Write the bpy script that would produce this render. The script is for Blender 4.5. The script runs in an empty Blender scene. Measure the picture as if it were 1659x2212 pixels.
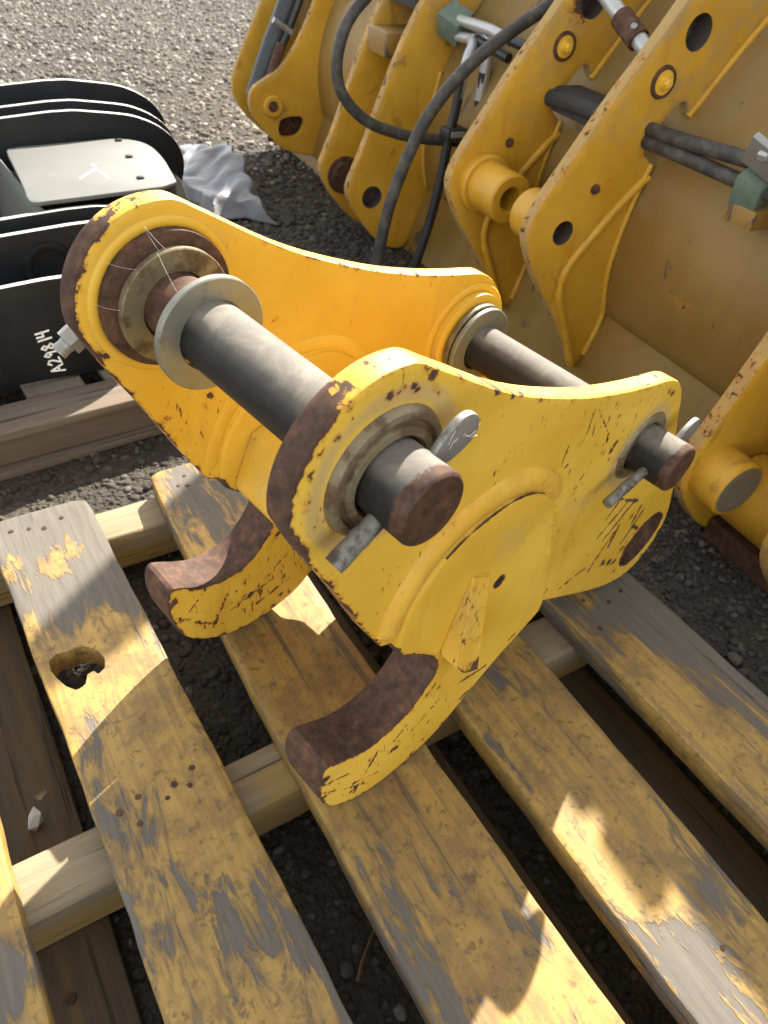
import bpy, bmesh, math, random
import numpy as np
from mathutils import Matrix, Vector
from mathutils.geometry import delaunay_2d_cdt
random.seed(4); RNG = np.random.default_rng(4)
rad = math.radians
sc = bpy.context.scene
COL = sc.collection

# ------------------------------------------------------------------ camera
cam_d = bpy.data.cameras.new('camera'); cam = bpy.data.objects.new('camera', cam_d); COL.objects.link(cam)
RC = Matrix(((0.85047319, -0.29605116, 0.43479773), (-0.51991187, -0.5986864, 0.60931621), (0.07991872, -0.7442636, -0.66308724)))
right, down, fwd = RC.col[0], RC.col[1], RC.col[2]
cm = Matrix.Identity(4)
for i in range(3):
    cm[i][0] = right[i]; cm[i][1] = -down[i]; cm[i][2] = -fwd[i]
cm[2][3] = 1.0
cam.matrix_world = cm
cam_d.sensor_fit = 'HORIZONTAL'; cam_d.sensor_width = 36; cam_d.lens = 36 * 1605 / 1659
cam_d.clip_start = 0.02; cam_d.clip_end = 500
cam_d.dof.use_dof = True; cam_d.dof.focus_distance = 0.84; cam_d.dof.aperture_fstop = 13
sc.camera = cam
# ------------------------------------------------------------------ light
SUN_AZ, SUN_EL = 36.5, 38.5
wd = bpy.data.worlds.new('World'); sc.world = wd; wd.use_nodes = True
wn = wd.node_tree; bg = wn.nodes['Background']
sky = wn.nodes.new('ShaderNodeTexSky'); sky.sky_type = 'NISHITA'; sky.sun_disc = False
sky.dust_density = 0.6; sky.ozone_density = 0.5
sky.sun_elevation = rad(SUN_EL); sky.sun_rotation = rad(90 - SUN_AZ)
hs = wn.nodes.new('ShaderNodeHueSaturation'); hs.inputs['Saturation'].default_value = .12
wn.links.new(sky.outputs[0], hs.inputs['Color']); wn.links.new(hs.outputs[0], bg.inputs[0]); bg.inputs[1].default_value = 0.128
sd = bpy.data.lights.new('sun', 'SUN'); sun = bpy.data.objects.new('sun', sd); COL.objects.link(sun)
sd.energy = 4.9; sd.angle = rad(0.53); sd.color = (1, 0.93, 0.82)
L = Vector((math.cos(rad(SUN_EL)) * math.cos(rad(SUN_AZ)), math.cos(rad(SUN_EL)) * math.sin(rad(SUN_AZ)), math.sin(rad(SUN_EL))))
sun.rotation_euler = L.to_track_quat('Z', 'Y').to_euler(); sun.location = (4, 3, 6)
vs = sc.view_settings; vs.view_transform = 'Standard'; vs.look = 'None'; vs.gamma = 1; vs.exposure = 2.05
cy_ = sc.cycles; cy_.max_bounces = 6; cy_.diffuse_bounces = 4; cy_.glossy_bounces = 2; cy_.transmission_bounces = 2; cy_.sample_clamp_indirect = 6
GZ = -0.17     # ground level; pallet deck is z = 0

# ------------------------------------------------------------------ material helper
class Mat:
    def __init__(s, name):
        s.m = bpy.data.materials.new(name); s.m.use_nodes = True; s.t = s.m.node_tree
        s.b = s.t.nodes['Principled BSDF']; s.tc = s.t.nodes.new('ShaderNodeTexCoord')
        oi = s.n('ObjectInfo'); vm = s.n('VectorMath'); vm.operation = 'SCALE'; vm.inputs[0].default_value = (17.3, 31.1, 23.7); s.t.links.new(oi.outputs['Random'], vm.inputs['Scale'])
        va = s.n('VectorMath'); s.t.links.new(s.tc.outputs['Object'], va.inputs[0]); s.t.links.new(vm.outputs[0], va.inputs[1]); s.obj = va.outputs[0]
    def n(s, k): return s.t.nodes.new('ShaderNode' + k)
    def put(s, sock, v):
        if v is None: return
        if hasattr(v, 'is_output') or isinstance(v, bpy.types.NodeSocket): s.t.links.new(v, sock)
        elif isinstance(v, (tuple, list)) and len(v) == 3 and sock.type == 'RGBA': sock.default_value = (*v, 1)
        else: sock.default_value = v
    def map(s, scale=(1, 1, 1), loc=(0, 0, 0), rot=(0, 0, 0), vec=None):
        k = s.n('Mapping'); s.put(k.inputs['Vector'], vec or s.obj); s.put(k.inputs['Scale'], scale); s.put(k.inputs['Location'], loc); s.put(k.inputs['Rotation'], rot); return k.outputs[0]
    def noise(s, scale, detail=4, rough=.55, vec=None, dist=0, w=None):
        k = s.n('TexNoise'); detail = min(detail, 4)
        s.put(k.inputs['Vector'], vec or s.obj)
        s.put(k.inputs['Scale'], scale); s.put(k.inputs['Detail'], detail); s.put(k.inputs['Roughness'], rough); s.put(k.inputs['Distortion'], dist); return k.outputs[0]
    def vor(s, scale, feat='F1', vec=None, rand=1):
        k = s.n('TexVoronoi'); k.feature = feat; s.put(k.inputs['Vector'], vec or s.obj); s.put(k.inputs['Scale'], scale); s.put(k.inputs['Randomness'], rand); return k.outputs[0]
    def wave(s, scale, vec=None, dist=2, detail=2, dscale=1, direction='X'):
        k = s.n('TexWave'); k.bands_direction = direction; s.put(k.inputs['Vector'], vec or s.obj); s.put(k.inputs['Scale'], scale); s.put(k.inputs['Distortion'], dist); s.put(k.inputs['Detail'], detail); s.put(k.inputs['Detail Scale'], dscale); return k.outputs[1]
    def math(s, op, a, b=None, c=None, clamp=False):
        k = s.n('Math'); k.operation = op; k.use_clamp = clamp
        s.put(k.inputs[0], a); s.put(k.inputs[1], b); s.put(k.inputs[2], c); return k.outputs[0]
    def step(s, f, lo, hi, a=0., b=1.):
        k = s.n('MapRange'); k.interpolation_type = 'SMOOTHSTEP'; s.put(k.inputs[0], f); s.put(k.inputs[1], lo); s.put(k.inputs[2], hi); s.put(k.inputs[3], a); s.put(k.inputs[4], b); return k.outputs[0]
    def ramp(s, f, pts):
        k = s.n('ValToRGB'); r = k.color_ramp
        while len(r.elements) < len(pts): r.elements.new(.5)
        for e, (p, c) in zip(r.elements, pts): e.position = p; e.color = (*c, 1)
        s.put(k.inputs[0], f); return k.outputs[0]
    def mix(s, f, a, b, kind='MIX'):
        k = s.n('Mix'); k.data_type = 'RGBA'; k.blend_type = kind
        s.put(k.inputs[0], f); s.put(k.inputs[6], a); s.put(k.inputs[7], b); return k.outputs[2]
    def attr(s, name):
        k = s.n('Attribute'); k.attribute_name = name; return k.outputs['Fac']
    def bump(s, h, strength=.5, dist=.002, prev=None):
        k = s.n('Bump'); s.put(k.inputs['Height'], h); s.put(k.inputs['Strength'], strength); s.put(k.inputs['Distance'], dist); s.put(k.inputs['Normal'], prev); return k.outputs[0]
    def done(s, col=None, rough=None, metal=None, spec=None, normal=None):
        for k, v in (('Base Color', col), ('Roughness', rough), ('Metallic', metal), ('Specular IOR Level', spec), ('Normal', normal)):
            s.put(s.b.inputs[k], v)
        return s.m

YEL = (0.60, 0.372, 0.034)
def rust_col(q):
    a = q.noise(60, 4, .7)
    return q.ramp(a, [(.3, (.030, .017, .012)), (.46, (.056, .029, .018)), (.58, (.080, .040, .024)), (.68, (.12, .055, .027)), (.76, (.21, .082, .025)), (.84, (.11, .072, .050))])

def mat_paint(name, yel=YEL, scuff=0, flecks=1.0, edge_w=1.0, dust=.34, dustcol=(.36, .26, .11), streak=(1, 1, 1)):
    q = Mat(name)
    n5 = q.noise(5, 3); n14 = q.noise(14, 4, .65); nf = q.noise(55, 4, .72)
    base = q.mix(q.step(n5, .32, .7), (yel[0] * .9, yel[1] * .86, yel[2] * .8), (yel[0] * 1.07, yel[1] * 1.1, yel[2] * 1.5))
    run = q.noise(16, 4, .65, vec=q.map(scale=(1.6, 1.6, .22)))
    base = q.mix(q.math('MULTIPLY', q.step(run, .54, .76), dust * 1.1), base, (yel[0] * .62, yel[1] * .52, yel[2] * .8))
    base = q.mix(q.math('MULTIPLY', q.step(nf, .5, .8), .22), base, (yel[0] * .66, yel[1] * .6, yel[2] * .8))
    dn = q.math('ADD', n14, q.attr('dirt'))
    dm = q.math('MULTIPLY', q.step(dn, .55, 1.05), dust * 2.2, clamp=True)
    base = q.mix(dm, base, dustcol)
    if scuff:
        sc_ = q.noise(9, 4, .7, vec=q.map(scale=(.5, 1.4, .42), rot=(rad(35), 0, 0)), dist=.6)
        base = q.mix(q.math('MULTIPLY', q.step(sc_, .615, .66), scuff), base, (.05, .036, .03))
    # flecks of rust showing through chipped paint
    v = q.map(scale=streak, rot=(0, rad(38), 0))
    f1 = q.noise(190, 2, .6, vec=v)
    fl = q.math('ADD', f1, q.math('MULTIPLY', q.math('SUBTRACT', n14, .5), .30))
    fl = q.math('ADD', fl, q.math('MULTIPLY', q.attr('fleck'), .13))
    fm = q.math('MULTIPLY', q.step(fl, .77, .80), flecks, clamp=True)
    rn = q.math('ADD', q.math('MULTIPLY', q.math('SUBTRACT', nf, .5), 1.6), q.attr('rust'))
    rm = q.step(rn, .53, .60)
    halo = q.math('MULTIPLY', q.step(rn, .30, .56), .6)
    halo2 = q.math('MULTIPLY', q.step(fl, .72, .765), flecks * .5, clamp=True)
    base = q.mix(q.math('MAXIMUM', halo, halo2), base, (.36, .15, .018))
    m = q.math('MAXIMUM', rm, fm)
    base = q.mix(fm, base, q.mix(q.step(nf, .4, .6), (.20, .075, .018), (.09, .04, .02)))
    col = q.mix(rm, base, rust_col(q))
    rough = q.math('ADD', q.math('MULTIPLY', m, .40), q.math('ADD', q.math('ADD', .36, q.math('MULTIPLY', n5, .2)), q.math('MULTIPLY', dm, .35)))
    h = q.math('SUBTRACT', q.math('MULTIPLY', q.noise(120, 3), .35), q.math('MULTIPLY', rn, .25))
    return q.done(col, rough, 0, .35, q.bump(h, .3, .0018))

def mat_rust(name, mixcol=(.35, .2, .1), amt=.15):
    q = Mat(name); c = rust_col(q)
    c = q.mix(q.math('MULTIPLY', q.step(q.noise(40, 5), .5, .8), amt), c, mixcol)
    return q.done(c, .82, 0, .25, q.bump(q.noise(180, 6, .7), .45, .002))

def mat_steel(name, c0=(.30, .30, .265), c1=(.14, .10, .06), lo=.5, hi=.62, metal=.55, rough=.42):
    q = Mat(name); s = q.step(q.math('ADD', q.noise(35, 6, .65), q.attr('rust')), lo, hi)
    c = q.mix(s, q.mix(q.noise(120, 4), c0, tuple(x * .72 for x in c0)), c1)
    return q.done(c, q.math('ADD', q.math('MULTIPLY', s, .35), rough), metal, .4, q.bump(q.noise(160, 5), .15, .001))

def mat_pin():
    q = Mat('pin_black'); d = q.noise(22, 4, .7, dist=1.0)
    blk = q.mix(d, (.009, .0095, .010), (.020, .0195, .0185))
    up = q.n('NewGeometry'); sp = q.n('SeparateXYZ'); q.t.links.new(up.outputs['Normal'], sp.inputs[0])
    dust = q.math('MULTIPLY', q.step(sp.outputs[2], .45, .95), q.math('ADD', .72, q.math('MULTIPLY', q.step(d, .4, .65), .28)))  # settled dust, its pale band also painting the pin's lit upper side
    ring = q.step(q.noise(55, 3, .6, dist=3), .60, .63)
    dust = q.math('ADD', dust, q.math('MULTIPLY', ring, .06), clamp=True)
    c = q.mix(dust, blk, q.mix(d, (.12, .108, .09), (.20, .18, .15)))
    r = q.step(q.math('ADD', q.math('SUBTRACT', q.noise(40, 4, .7), .5), q.attr('rust')), .45, .62)
    c = q.mix(r, c, rust_col(q))
    return q.done(c, q.math('ADD', .52, q.math('MULTIPLY', dust, .35)), 0, .22, q.bump(d, .1, .001))

def mat_slat(name, paint=(.335, .212, .055), wood=(.108, .095, .078), bare=0.0, st=.22):
    q = Mat(name)
    grain = q.noise(95, 4, .65, vec=q.map(scale=(1, .07, 1)), dist=.6)
    fine = q.noise(46, 4, .62, vec=q.map(scale=(1, .028, 1)), dist=.25)
    wc = q.mix(grain, tuple(x * .5 for x in wood), tuple(x * 1.4 for x in wood))
    crack = q.step(fine, .655, .69)
    wc = q.mix(q.math('MULTIPLY', crack, .85), wc, (.03, .024, .018))
    big = q.noise(5.5, 4, .6, vec=q.map(scale=(1, .55, 1)), dist=.5)
    pk = q.noise(34, 4, .7, vec=q.map(scale=(1, st, 1)), dist=.8)
    dn = q.noise(13, 4, .72); sp = q.noise(75, 3, .7)
    pm = q.math('ADD', q.math('ADD', q.math('MULTIPLY', big, .62), q.math('MULTIPLY', pk, .55)), q.math('MULTIPLY', q.attr('peel'), .5))
    peel = q.step(pm, .652 - bare, .672 - bare)
    rim = q.math('MULTIPLY', q.step(pm, .60 - bare, .655 - bare), q.math('SUBTRACT', 1., peel))
    pc = q.mix(q.step(big, .35, .65), paint, (paint[0] * .84, paint[1] * .82, paint[2] * .85))
    pc = q.mix(q.math('MULTIPLY', q.step(dn, .40, .66), .78), pc, (.165, .102, .040))
    pc = q.mix(q.math('MULTIPLY', q.step(sp, .55, .68), .65), pc, (.075, .05, .027))
    mk = q.noise(26, 4, .75, vec=q.map(scale=(1, .32, 1), rot=(0, 0, rad(24))), dist=1.6)
    pc = q.mix(q.math('MULTIPLY', q.step(mk, .62, .66), .7), pc, (.085, .06, .036))
    pc = q.mix(q.math('MULTIPLY', q.step(grain, .46, .68), .5), pc, (paint[0] * .5, paint[1] * .46, paint[2] * .5))
    vc = q.vor(38, 'DISTANCE_TO_EDGE', vec=q.map(scale=(1, .45, 1)))
    ck = q.math('MULTIPLY', q.step(vc, .0, .03, 1., 0.), q.step(dn, .52, .62))
    pc = q.mix(q.math('MULTIPLY', ck, .4), pc, (.12, .08, .04))
    longc = q.step(fine, .645, .66)
    pc = q.mix(q.math('MULTIPLY', longc, .7), pc, (.055, .038, .024))
    pc = q.mix(q.math('MULTIPLY', q.step(fine, .50, .63), .38), pc, (.13, .09, .05))
    pc = q.mix(q.math('MULTIPLY', rim, .7), pc, (.115, .080, .042))
    sn = q.step(q.math('ADD', dn, q.attr('stain')), .72, .86)
    pc = q.mix(q.math('MULTIPLY', sn, .75), pc, (.10, .055, .035))
    c = q.mix(peel, pc, wc)
    h = q.math('SUBTRACT', q.math('ADD', q.math('MULTIPLY', grain, .6), q.math('MULTIPLY', sp, .35)), q.math('ADD', q.math('MULTIPLY', peel, 1.0), longc))
    return q.done(c, q.math('ADD', .6, q.math('MULTIPLY', peel, .25)), 0, .3, q.bump(h, .6, .0022))

def mat_wood(name, wood=(.2, .165, .125), tint=(.3, .2, .08), tamt=.3, axis=0):
    q = Mat(name); s = [1, 1, 1]; s[axis] = .07
    s2 = [1, 1, 1]; s2[axis] = .025
    grain = q.noise(85, 6, .65, vec=q.map(scale=s), dist=.7)
    c = q.mix(grain, tuple(x * .5 for x in wood), tuple(x * 1.35 for x in wood))
    crack = q.step(q.noise(40, 4, .6, vec=q.map(scale=s2), dist=.3), .60, .64)
    c = q.mix(q.math('MULTIPLY', crack, .85), c, (.03, .022, .016))
    c = q.mix(q.math('MULTIPLY', q.step(q.math('ADD', q.noise(13, 6, .65, vec=q.map(scale=s)), q.attr('peel')), .45, .62), tamt), c, tint)
    return q.done(c, .85, 0, .2, q.bump(q.math('SUBTRACT', grain, q.math('MULTIPLY', crack, 1.3)), .6, .003))

def mat_plain(name, c, rough=.5, metal=0, var=.35, scale=30, bumps=.1, spec=.4, dust=None, damt=.5):
    q = Mat(name); col = q.mix(q.noise(scale, 5, .65), tuple(x * (1 - var) for x in c), tuple(x * (1 + var) for x in c))
    if dust: col = q.mix(q.math('MULTIPLY', q.step(q.noise(scale * .4, 6, .7), .4, .75), damt), col, dust)
    return q.done(col, rough, metal, spec, q.bump(q.noise(scale * 5, 4), bumps, .0015))

M = {}
M['coupler'] = mat_paint('coupler_paint', streak=(1, 1, .27))
M['bucket'] = mat_paint('bucket_paint', scuff=.35, yel=(.48, .265, .020), flecks=.5, edge_w=.9, dust=.46, dustcol=(.30, .205, .075))
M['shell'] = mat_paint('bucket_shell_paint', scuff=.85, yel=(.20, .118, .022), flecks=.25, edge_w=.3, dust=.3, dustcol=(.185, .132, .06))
M['weld'] = mat_paint('weld_paint', yel=(.58, .34, .034), flecks=.35, edge_w=.25, dust=.3, dustcol=(.26, .13, .04))
M['bead'] = mat_paint('bead_paint', yel=YEL, flecks=.35, edge_w=.1, dust=.3)
M['rust'] = mat_rust('rust')
M['dark_rust'] = mat_rust('dark_rust', (.05, .03, .02), .5)
M['pin'] = mat_pin()
M['washer'] = mat_steel('washer_steel', (.225, .228, .19), (.13, .105, .075), .56, .80, .40)
M['washer_b'] = mat_steel('washer_steel_stained', (.20, .165, .092), (.095, .056, .028), .44, .64, .2)
M['zinc'] = mat_steel('zinc', (.30, .295, .27), (.12, .10, .07), .56, .74, .45, .42)
M['lockpin'] = mat_steel('lock_pin_steel', (.20, .195, .165), (.07, .055, .04), .45, .62, .3, .55)
M['slat'] = mat_slat('slat_paint')
M['slat_bare'] = mat_slat('slat_paint_worn', bare=.07, st=.07)
M['slat_peel'] = mat_slat('slat_paint_peeling', bare=.05)
M['stringer'] = mat_wood('stringer_wood', (.24, .19, .12), (.31, .185, .04), .6, 0)
M['bottom'] = mat_wood('bottom_board_wood', (.085, .062, .038), (.15, .09, .025), .5, 1)
M['greywood'] = mat_wood('weathered_wood', (.15, .125, .10), (.14, .10, .07), .5, 0)
M['greywood_y'] = mat_wood('weathered_wood_lengthwise', (.16, .138, .112), (.10, .075, .055), .4, 1)
M['black'] = mat_plain('black_paint', (.008, .009, .011), .5, 0, .4, 12, .06, .22, (.035, .034, .032), .3)
M['edge_sunlit'] = mat_plain('sunlit_edge_pale', (.42, .42, .39), .5, .3, .25, 40)  # sunlight painted onto the top edges of the black plates
M['deck'] = mat_plain('primer_grey', (.112, .114, .105), .62, 0, .06, 8, .03, .3, (.19, .17, .135), .35)
M['chalk'] = mat_plain('white_paint_pen', (.85, .85, .8), .7, 0, .1, 60)
M['hose'] = mat_plain('hose_rubber', (.032, .031, .029), .6, 0, .3, 60, .1, .3, (.12, .11, .09), .55)
M['hose_dark'] = mat_plain('hose_rubber_black', (.012, .013, .015), .45, 0, .3, 60, .1, .4, (.05, .05, .05), .3)
M['fitting'] = mat_steel('hose_fitting', (.42, .43, .42), (.16, .15, .13), .6, .75, .5)
M['green'] = mat_plain('green_valve', (.085, .125, .10), .6, 0, .25, 40, .1, .3, (.2, .18, .12), .5)
M['grime'] = mat_plain('dark_grime', (.03, .03, .03), .8, 0, .6, 40, .4)
M['hole'] = mat_plain('dark_bore', (.06, .05, .045), .6, 0, .4, 60)
M['nail'] = mat_rust('nail_rust', (.02, .015, .012), .8)
M['web'] = mat_plain('cobweb_silk', (.75, .73, .66), .5)
def mat_sheet():
    q = Mat('plastic_sheet'); c = q.mix(q.step(q.noise(6, 6, .65), .4, .7), (.12, .122, .13), (.07, .062, .052))
    return q.done(c, .45, 0, .4, q.bump(q.noise(22, 6, .6), .4, .01))
M['sheet'] = mat_sheet()
def mat_ground():
    q = Mat('gravel_ground')
    a = q.noise(1.1, 6, .6); b = q.noise(55, 6, .75); v = q.vor(95); v2 = q.vor(48)
    c = q.ramp(a, [(.3, (.036, .030, .023)), (.52, (.074, .063, .049)), (.7, (.15, .127, .098))])
    c = q.mix(q.step(b, .35, .7), q.mix(.55, c, (.03, .027, .022)), c)
    c = q.mix(q.math('MULTIPLY', q.step(v, .1, .55), .55), c, (.035, .031, .025))
    h = q.math('ADD', q.math('MULTIPLY', q.math('SUBTRACT', 1., v), .7), q.math('ADD', b, q.math('MULTIPLY', q.math('SUBTRACT', 1., v2), .8)))
    return q.done(c, .92, 0, .2, q.bump(h, .9, .012))
M['ground'] = mat_ground()
def mat_stone():
    q = Mat('gravel_stone'); t = q.attr('tint')
    c = q.ramp(t, [(0, (.028, .026, .023)), (.3, (.062, .055, .046)), (.6, (.115, .102, .084)), (.85, (.18, .16, .135)), (1, (.38, .36, .32))])
    c = q.mix(q.step(q.noise(120, 5), .4, .7), c, q.mix(.5, c, (.05, .042, .032)))
    return q.done(c, .9, 0, .25, q.bump(q.noise(160, 4), .4, .002))
M['stone'] = mat_stone()

# ------------------------------------------------------------------ mesh helpers
def obj(name, verts, faces, mat, parent=None, smooth=True, angle=35, recalc=True):
    me = bpy.data.meshes.new(name); me.from_pydata([tuple(map(float, v)) for v in verts], [], faces)
    if recalc:
        b = bmesh.new(); b.from_mesh(me); bmesh.ops.recalc_face_normals(b, faces=b.faces); b.to_mesh(me); b.free()
    if mat: me.materials.append(mat)
    if smooth:
        me.polygons.foreach_set('use_smooth', [True] * len(me.polygons))
        me.set_sharp_from_angle(angle=rad(angle))
    o = bpy.data.objects.new(name, me); COL.objects.link(o)
    if parent: o.parent = parent
    return o
def tag(o, label, cat, group=None, kind=None):
    if label: o['label'] = label
    if cat: o['category'] = cat
    if group: o['group'] = group
    if kind: o['kind'] = kind
    return o
def empty(name, mw, label, cat, group=None):
    o = bpy.data.objects.new(name, None); COL.objects.link(o); o.matrix_world = mw; o.empty_display_size = .05
    return tag(o, label, cat, group)
def frame_m(x, y, z, loc):
    m = Matrix.Identity(4)
    for i in range(3): m[i][0] = x[i]; m[i][1] = y[i]; m[i][2] = z[i]; m[i][3] = loc[i]
    return m
def paint(o, **fns):
    me = o.data; n = len(me.vertices); co = np.empty(n * 3); me.vertices.foreach_get('co', co); co = co.reshape(-1, 3)
    for k, f in fns.items():
        a = me.attributes.new(k, 'FLOAT', 'POINT'); a.data.foreach_set('value', np.asarray(f(co), dtype=np.float32) * np.ones(n, dtype=np.float32))
def inpoly(P, poly):
    x, y = P[:, 0], P[:, 1]; r = np.zeros(len(P), bool); j = len(poly) - 1
    for i in range(len(poly)):
        xi, yi = poly[i]; xj, yj = poly[j]
        if yi != yj:
            r ^= ((yi > y) != (yj > y)) & (x < (xj - xi) * (y - yi) / (yj - yi) + xi)
        j = i
    return r
def resample(pts, step, closed=True, smooth=2):
    p = np.array(pts, float)
    for _ in range(smooth):
        q = np.roll(p, -1, 0) if closed else None
        if closed:
            a = .75 * p + .25 * q; b = .25 * p + .75 * q; p = np.stack([a, b], 1).reshape(-1, p.shape[1])
        else:
            a = .75 * p[:-1] + .25 * p[1:]; b = .25 * p[:-1] + .75 * p[1:]
            p = np.vstack([p[:1], np.stack([a, b], 1).reshape(-1, p.shape[1]), p[-1:]])
    if closed: p = np.vstack([p, p[:1]])
    d = np.r_[0, np.cumsum(np.linalg.norm(np.diff(p, axis=0), axis=1))]
    n = max(4, int(d[-1] / step)); t = np.linspace(0, d[-1], n + (0 if closed else 1), endpoint=not closed)
    return np.stack([np.interp(t, d, p[:, k]) for k in range(p.shape[1])], 1)
def offset(poly, r):
    t = np.roll(poly, -1, 0) - np.roll(poly, 1, 0); t /= np.linalg.norm(t, axis=1)[:, None] + 1e-12
    nrm = np.stack([-t[:, 1], t[:, 0]], 1)
    area = .5 * np.sum(poly[:, 0] * np.roll(poly[:, 1], -1) - np.roll(poly[:, 0], -1) * poly[:, 1])
    return poly + nrm * (r if area > 0 else -r)
def circ(c, r, n=28, rag=0):
    return np.array([(c[0] + r * (1 + rag * random.uniform(-1, 1)) * math.cos(2 * math.pi * i / n), c[1] + r * (1 + rag * random.uniform(-1, 1)) * math.sin(2 * math.pi * i / n)) for i in range(n)])
VERT = lambda x, y, d: (x, d, y)      # profile upright, thickness along local y
FLAT = lambda x, y, d: (x, y, d)      # profile lying, thickness along local z
def plate(name, out, d0, d1, mat, parent=None, holes=(), bev=.003, grid=None, M_=VERT, rims=1, jig=.25):
    out = np.array(out, float)
    lev = [(d0, bev), (d0 + .3 * bev, .3 * bev), (d0 + bev, 0)]
    for k in range(1, rims): lev.append((d0 + bev + (d1 - d0 - 2 * bev) * k / rims, 0))
    lev += [(d1 - bev, 0), (d1 - .3 * bev, .3 * bev), (d1, bev)]
    n = len(out); V = []; F = []
    for d, r in lev:
        q = offset(out, r) if r else out
        V += [M_(x, y, d) for x, y in q]
    for k in range(len(lev) - 1):
        for i in range(n):
            j = (i + 1) % n; F.append((k * n + i, k * n + j, (k + 1) * n + j, (k + 1) * n + i))
    hb = []
    for h in holes:
        s0 = len(V); m = len(h)
        V += [M_(x, y, d0) for x, y in h] + [M_(x, y, d1) for x, y in h]; hb.append((s0, m))
        for i in range(m):
            j = (i + 1) % m; F.append((s0 + i, s0 + j, s0 + m + j, s0 + m + i))
    ring = offset(out, bev)
    P = [tuple(x) for x in ring]; E = [(i, (i + 1) % n) for i in range(n)]; idx0 = list(range(n)); idx1 = [(len(lev) - 1) * n + i for i in range(n)]
    for (s0, m), h in zip(hb, holes):
        k = len(P); P += [tuple(x) for x in h]; E += [(k + i, k + (i + 1) % m) for i in range(m)]
        idx0 += [s0 + i for i in range(m)]; idx1 += [s0 + m + i for i in range(m)]
    if grid:
        lo, hi = ring.min(0), ring.max(0)
        gx, gy = np.meshgrid(np.arange(lo[0], hi[0], grid), np.arange(lo[1], hi[1], grid))
        G = np.stack([gx.ravel(), gy.ravel()], 1) + RNG.uniform(-jig, jig, (gx.size, 2)) * grid
        G = G[inpoly(G, offset(ring, grid * .5))]
        for h in holes: G = G[~inpoly(G, offset(np.array(h), -grid * .5))]
        s0 = len(V); V += [M_(x, y, d0) for x, y in G]; s1 = len(V); V += [M_(x, y, d1) for x, y in G]
        P += [tuple(x) for x in G]; idx0 += list(range(s0, s0 + len(G))); idx1 += list(range(s1, s1 + len(G)))
    rv, re, rf, ov, oe, of_ = delaunay_2d_cdt([Vector(p) for p in P], E, [], 0, 1e-7)
    mp = [o[0] if o else -1 for o in ov]
    C3 = np.array([[(rv[a].x + rv[b].x + rv[c].x) / 3, (rv[a].y + rv[b].y + rv[c].y) / 3] for a, b, c in rf])
    ok = inpoly(C3, ring)
    for h in holes: ok &= ~inpoly(C3, np.array(h))
    for k, (a, b, c) in enumerate(rf):
        if not ok[k]: continue
        a, b, c = mp[a], mp[b], mp[c]
        if min(a, b, c) < 0: continue
        F.append((idx0[a], idx0[b], idx0[c])); F.append((idx1[c], idx1[b], idx1[a]))
    return obj(name, V, F, mat, parent)
def lathe(name, prof, c, mat, parent, n=48, axis='y'):
    V = []; F = []; m = len(prof)
    for i in range(n):
        t = 2 * math.pi * i / n
        for d, r in prof: V.append((c[0] + r * math.cos(t), d, c[1] + r * math.sin(t)))
    for i in range(n):
        j = (i + 1) % n
        for k in range(m - 1): F.append((i * m + k, i * m + k + 1, j * m + k + 1, j * m + k))
    if prof[0][1] < 1e-6 or True:
        pass
    return obj(name, V, F, mat, parent)
def tube(name, pts, r, mat, parent=None, n=12, step=.02, smooth=2, flat=1.0, jitter=0):
    p = resample(pts, step, False, smooth) if len(pts) > 2 else np.array(pts, float)
    if len(pts) == 2: p = resample(pts, step, False, 0)
    m = len(p); rr = np.array([r(i / (m - 1)) if callable(r) else r for i in range(m)])
    if jitter: rr = rr * (1 + jitter * RNG.uniform(-1, 1, m))
    t = np.gradient(p, axis=0); t /= np.linalg.norm(t, axis=1)[:, None]
    up = np.array([.13, .31, .94]); V = []; F = []
    x = np.cross(up, t[0]); x /= np.linalg.norm(x)
    for i in range(m):
        x = x - t[i] * (x @ t[i]); x /= np.linalg.norm(x); y = np.cross(t[i], x)
        for k in range(n):
            a = 2 * math.pi * k / n; V.append(p[i] + rr[i] * (math.cos(a) * x + flat * math.sin(a) * y))
    for i in range(m - 1):
        for k in range(n): F.append((i * n + k, i * n + (k + 1) % n, (i + 1) * n + (k + 1) % n, (i + 1) * n + k))
    F.append(tuple(range(n))[::-1]); F.append(tuple((m - 1) * n + k for k in range(n)))
    return obj(name, V, F, mat, parent, angle=50)
def rbox(name, lo, hi, mat, parent=None, bev=.004, rot=None, loc=None):
    b = bmesh.new(); bmesh.ops.create_cube(b, size=1)
    lo, hi = Vector(lo), Vector(hi)
    for v in b.verts: v.co = Vector([(lo[i] + hi[i]) / 2 + v.co[i] * (hi[i] - lo[i]) for i in range(3)])
    if bev: bmesh.ops.bevel(b, geom=list(b.edges), offset=bev, segments=2, affect='EDGES', profile=.6)
    me = bpy.data.meshes.new(name); b.to_mesh(me); b.free(); me.materials.append(mat)
    me.polygons.foreach_set('use_smooth', [True] * len(me.polygons)); me.set_sharp_from_angle(angle=rad(35))
    o = bpy.data.objects.new(name, me); COL.objects.link(o)
    if parent: o.parent = parent
    if rot: o.rotation_euler = rot
    if loc: o.location = loc
    return o
def gauss(co, c, s, ax=(0, 2)):
    return np.exp(-(((co[:, ax[0]] - c[0]) / (s if np.isscalar(s) else s[0])) ** 2 + ((co[:, ax[1]] - c[1]) / (s if np.isscalar(s) else s[1])) ** 2))
def seg(co, a, b, ax=(0, 2)):
    P = co[:, list(ax)]; a = np.array(a); b = np.array(b); ab = b - a
    t = np.clip(((P - a) @ ab) / (ab @ ab), 0, 1); return np.linalg.norm(a + t[:, None] * ab - P, axis=1)
TOPZ = 1.508     # bucket rim height
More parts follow.
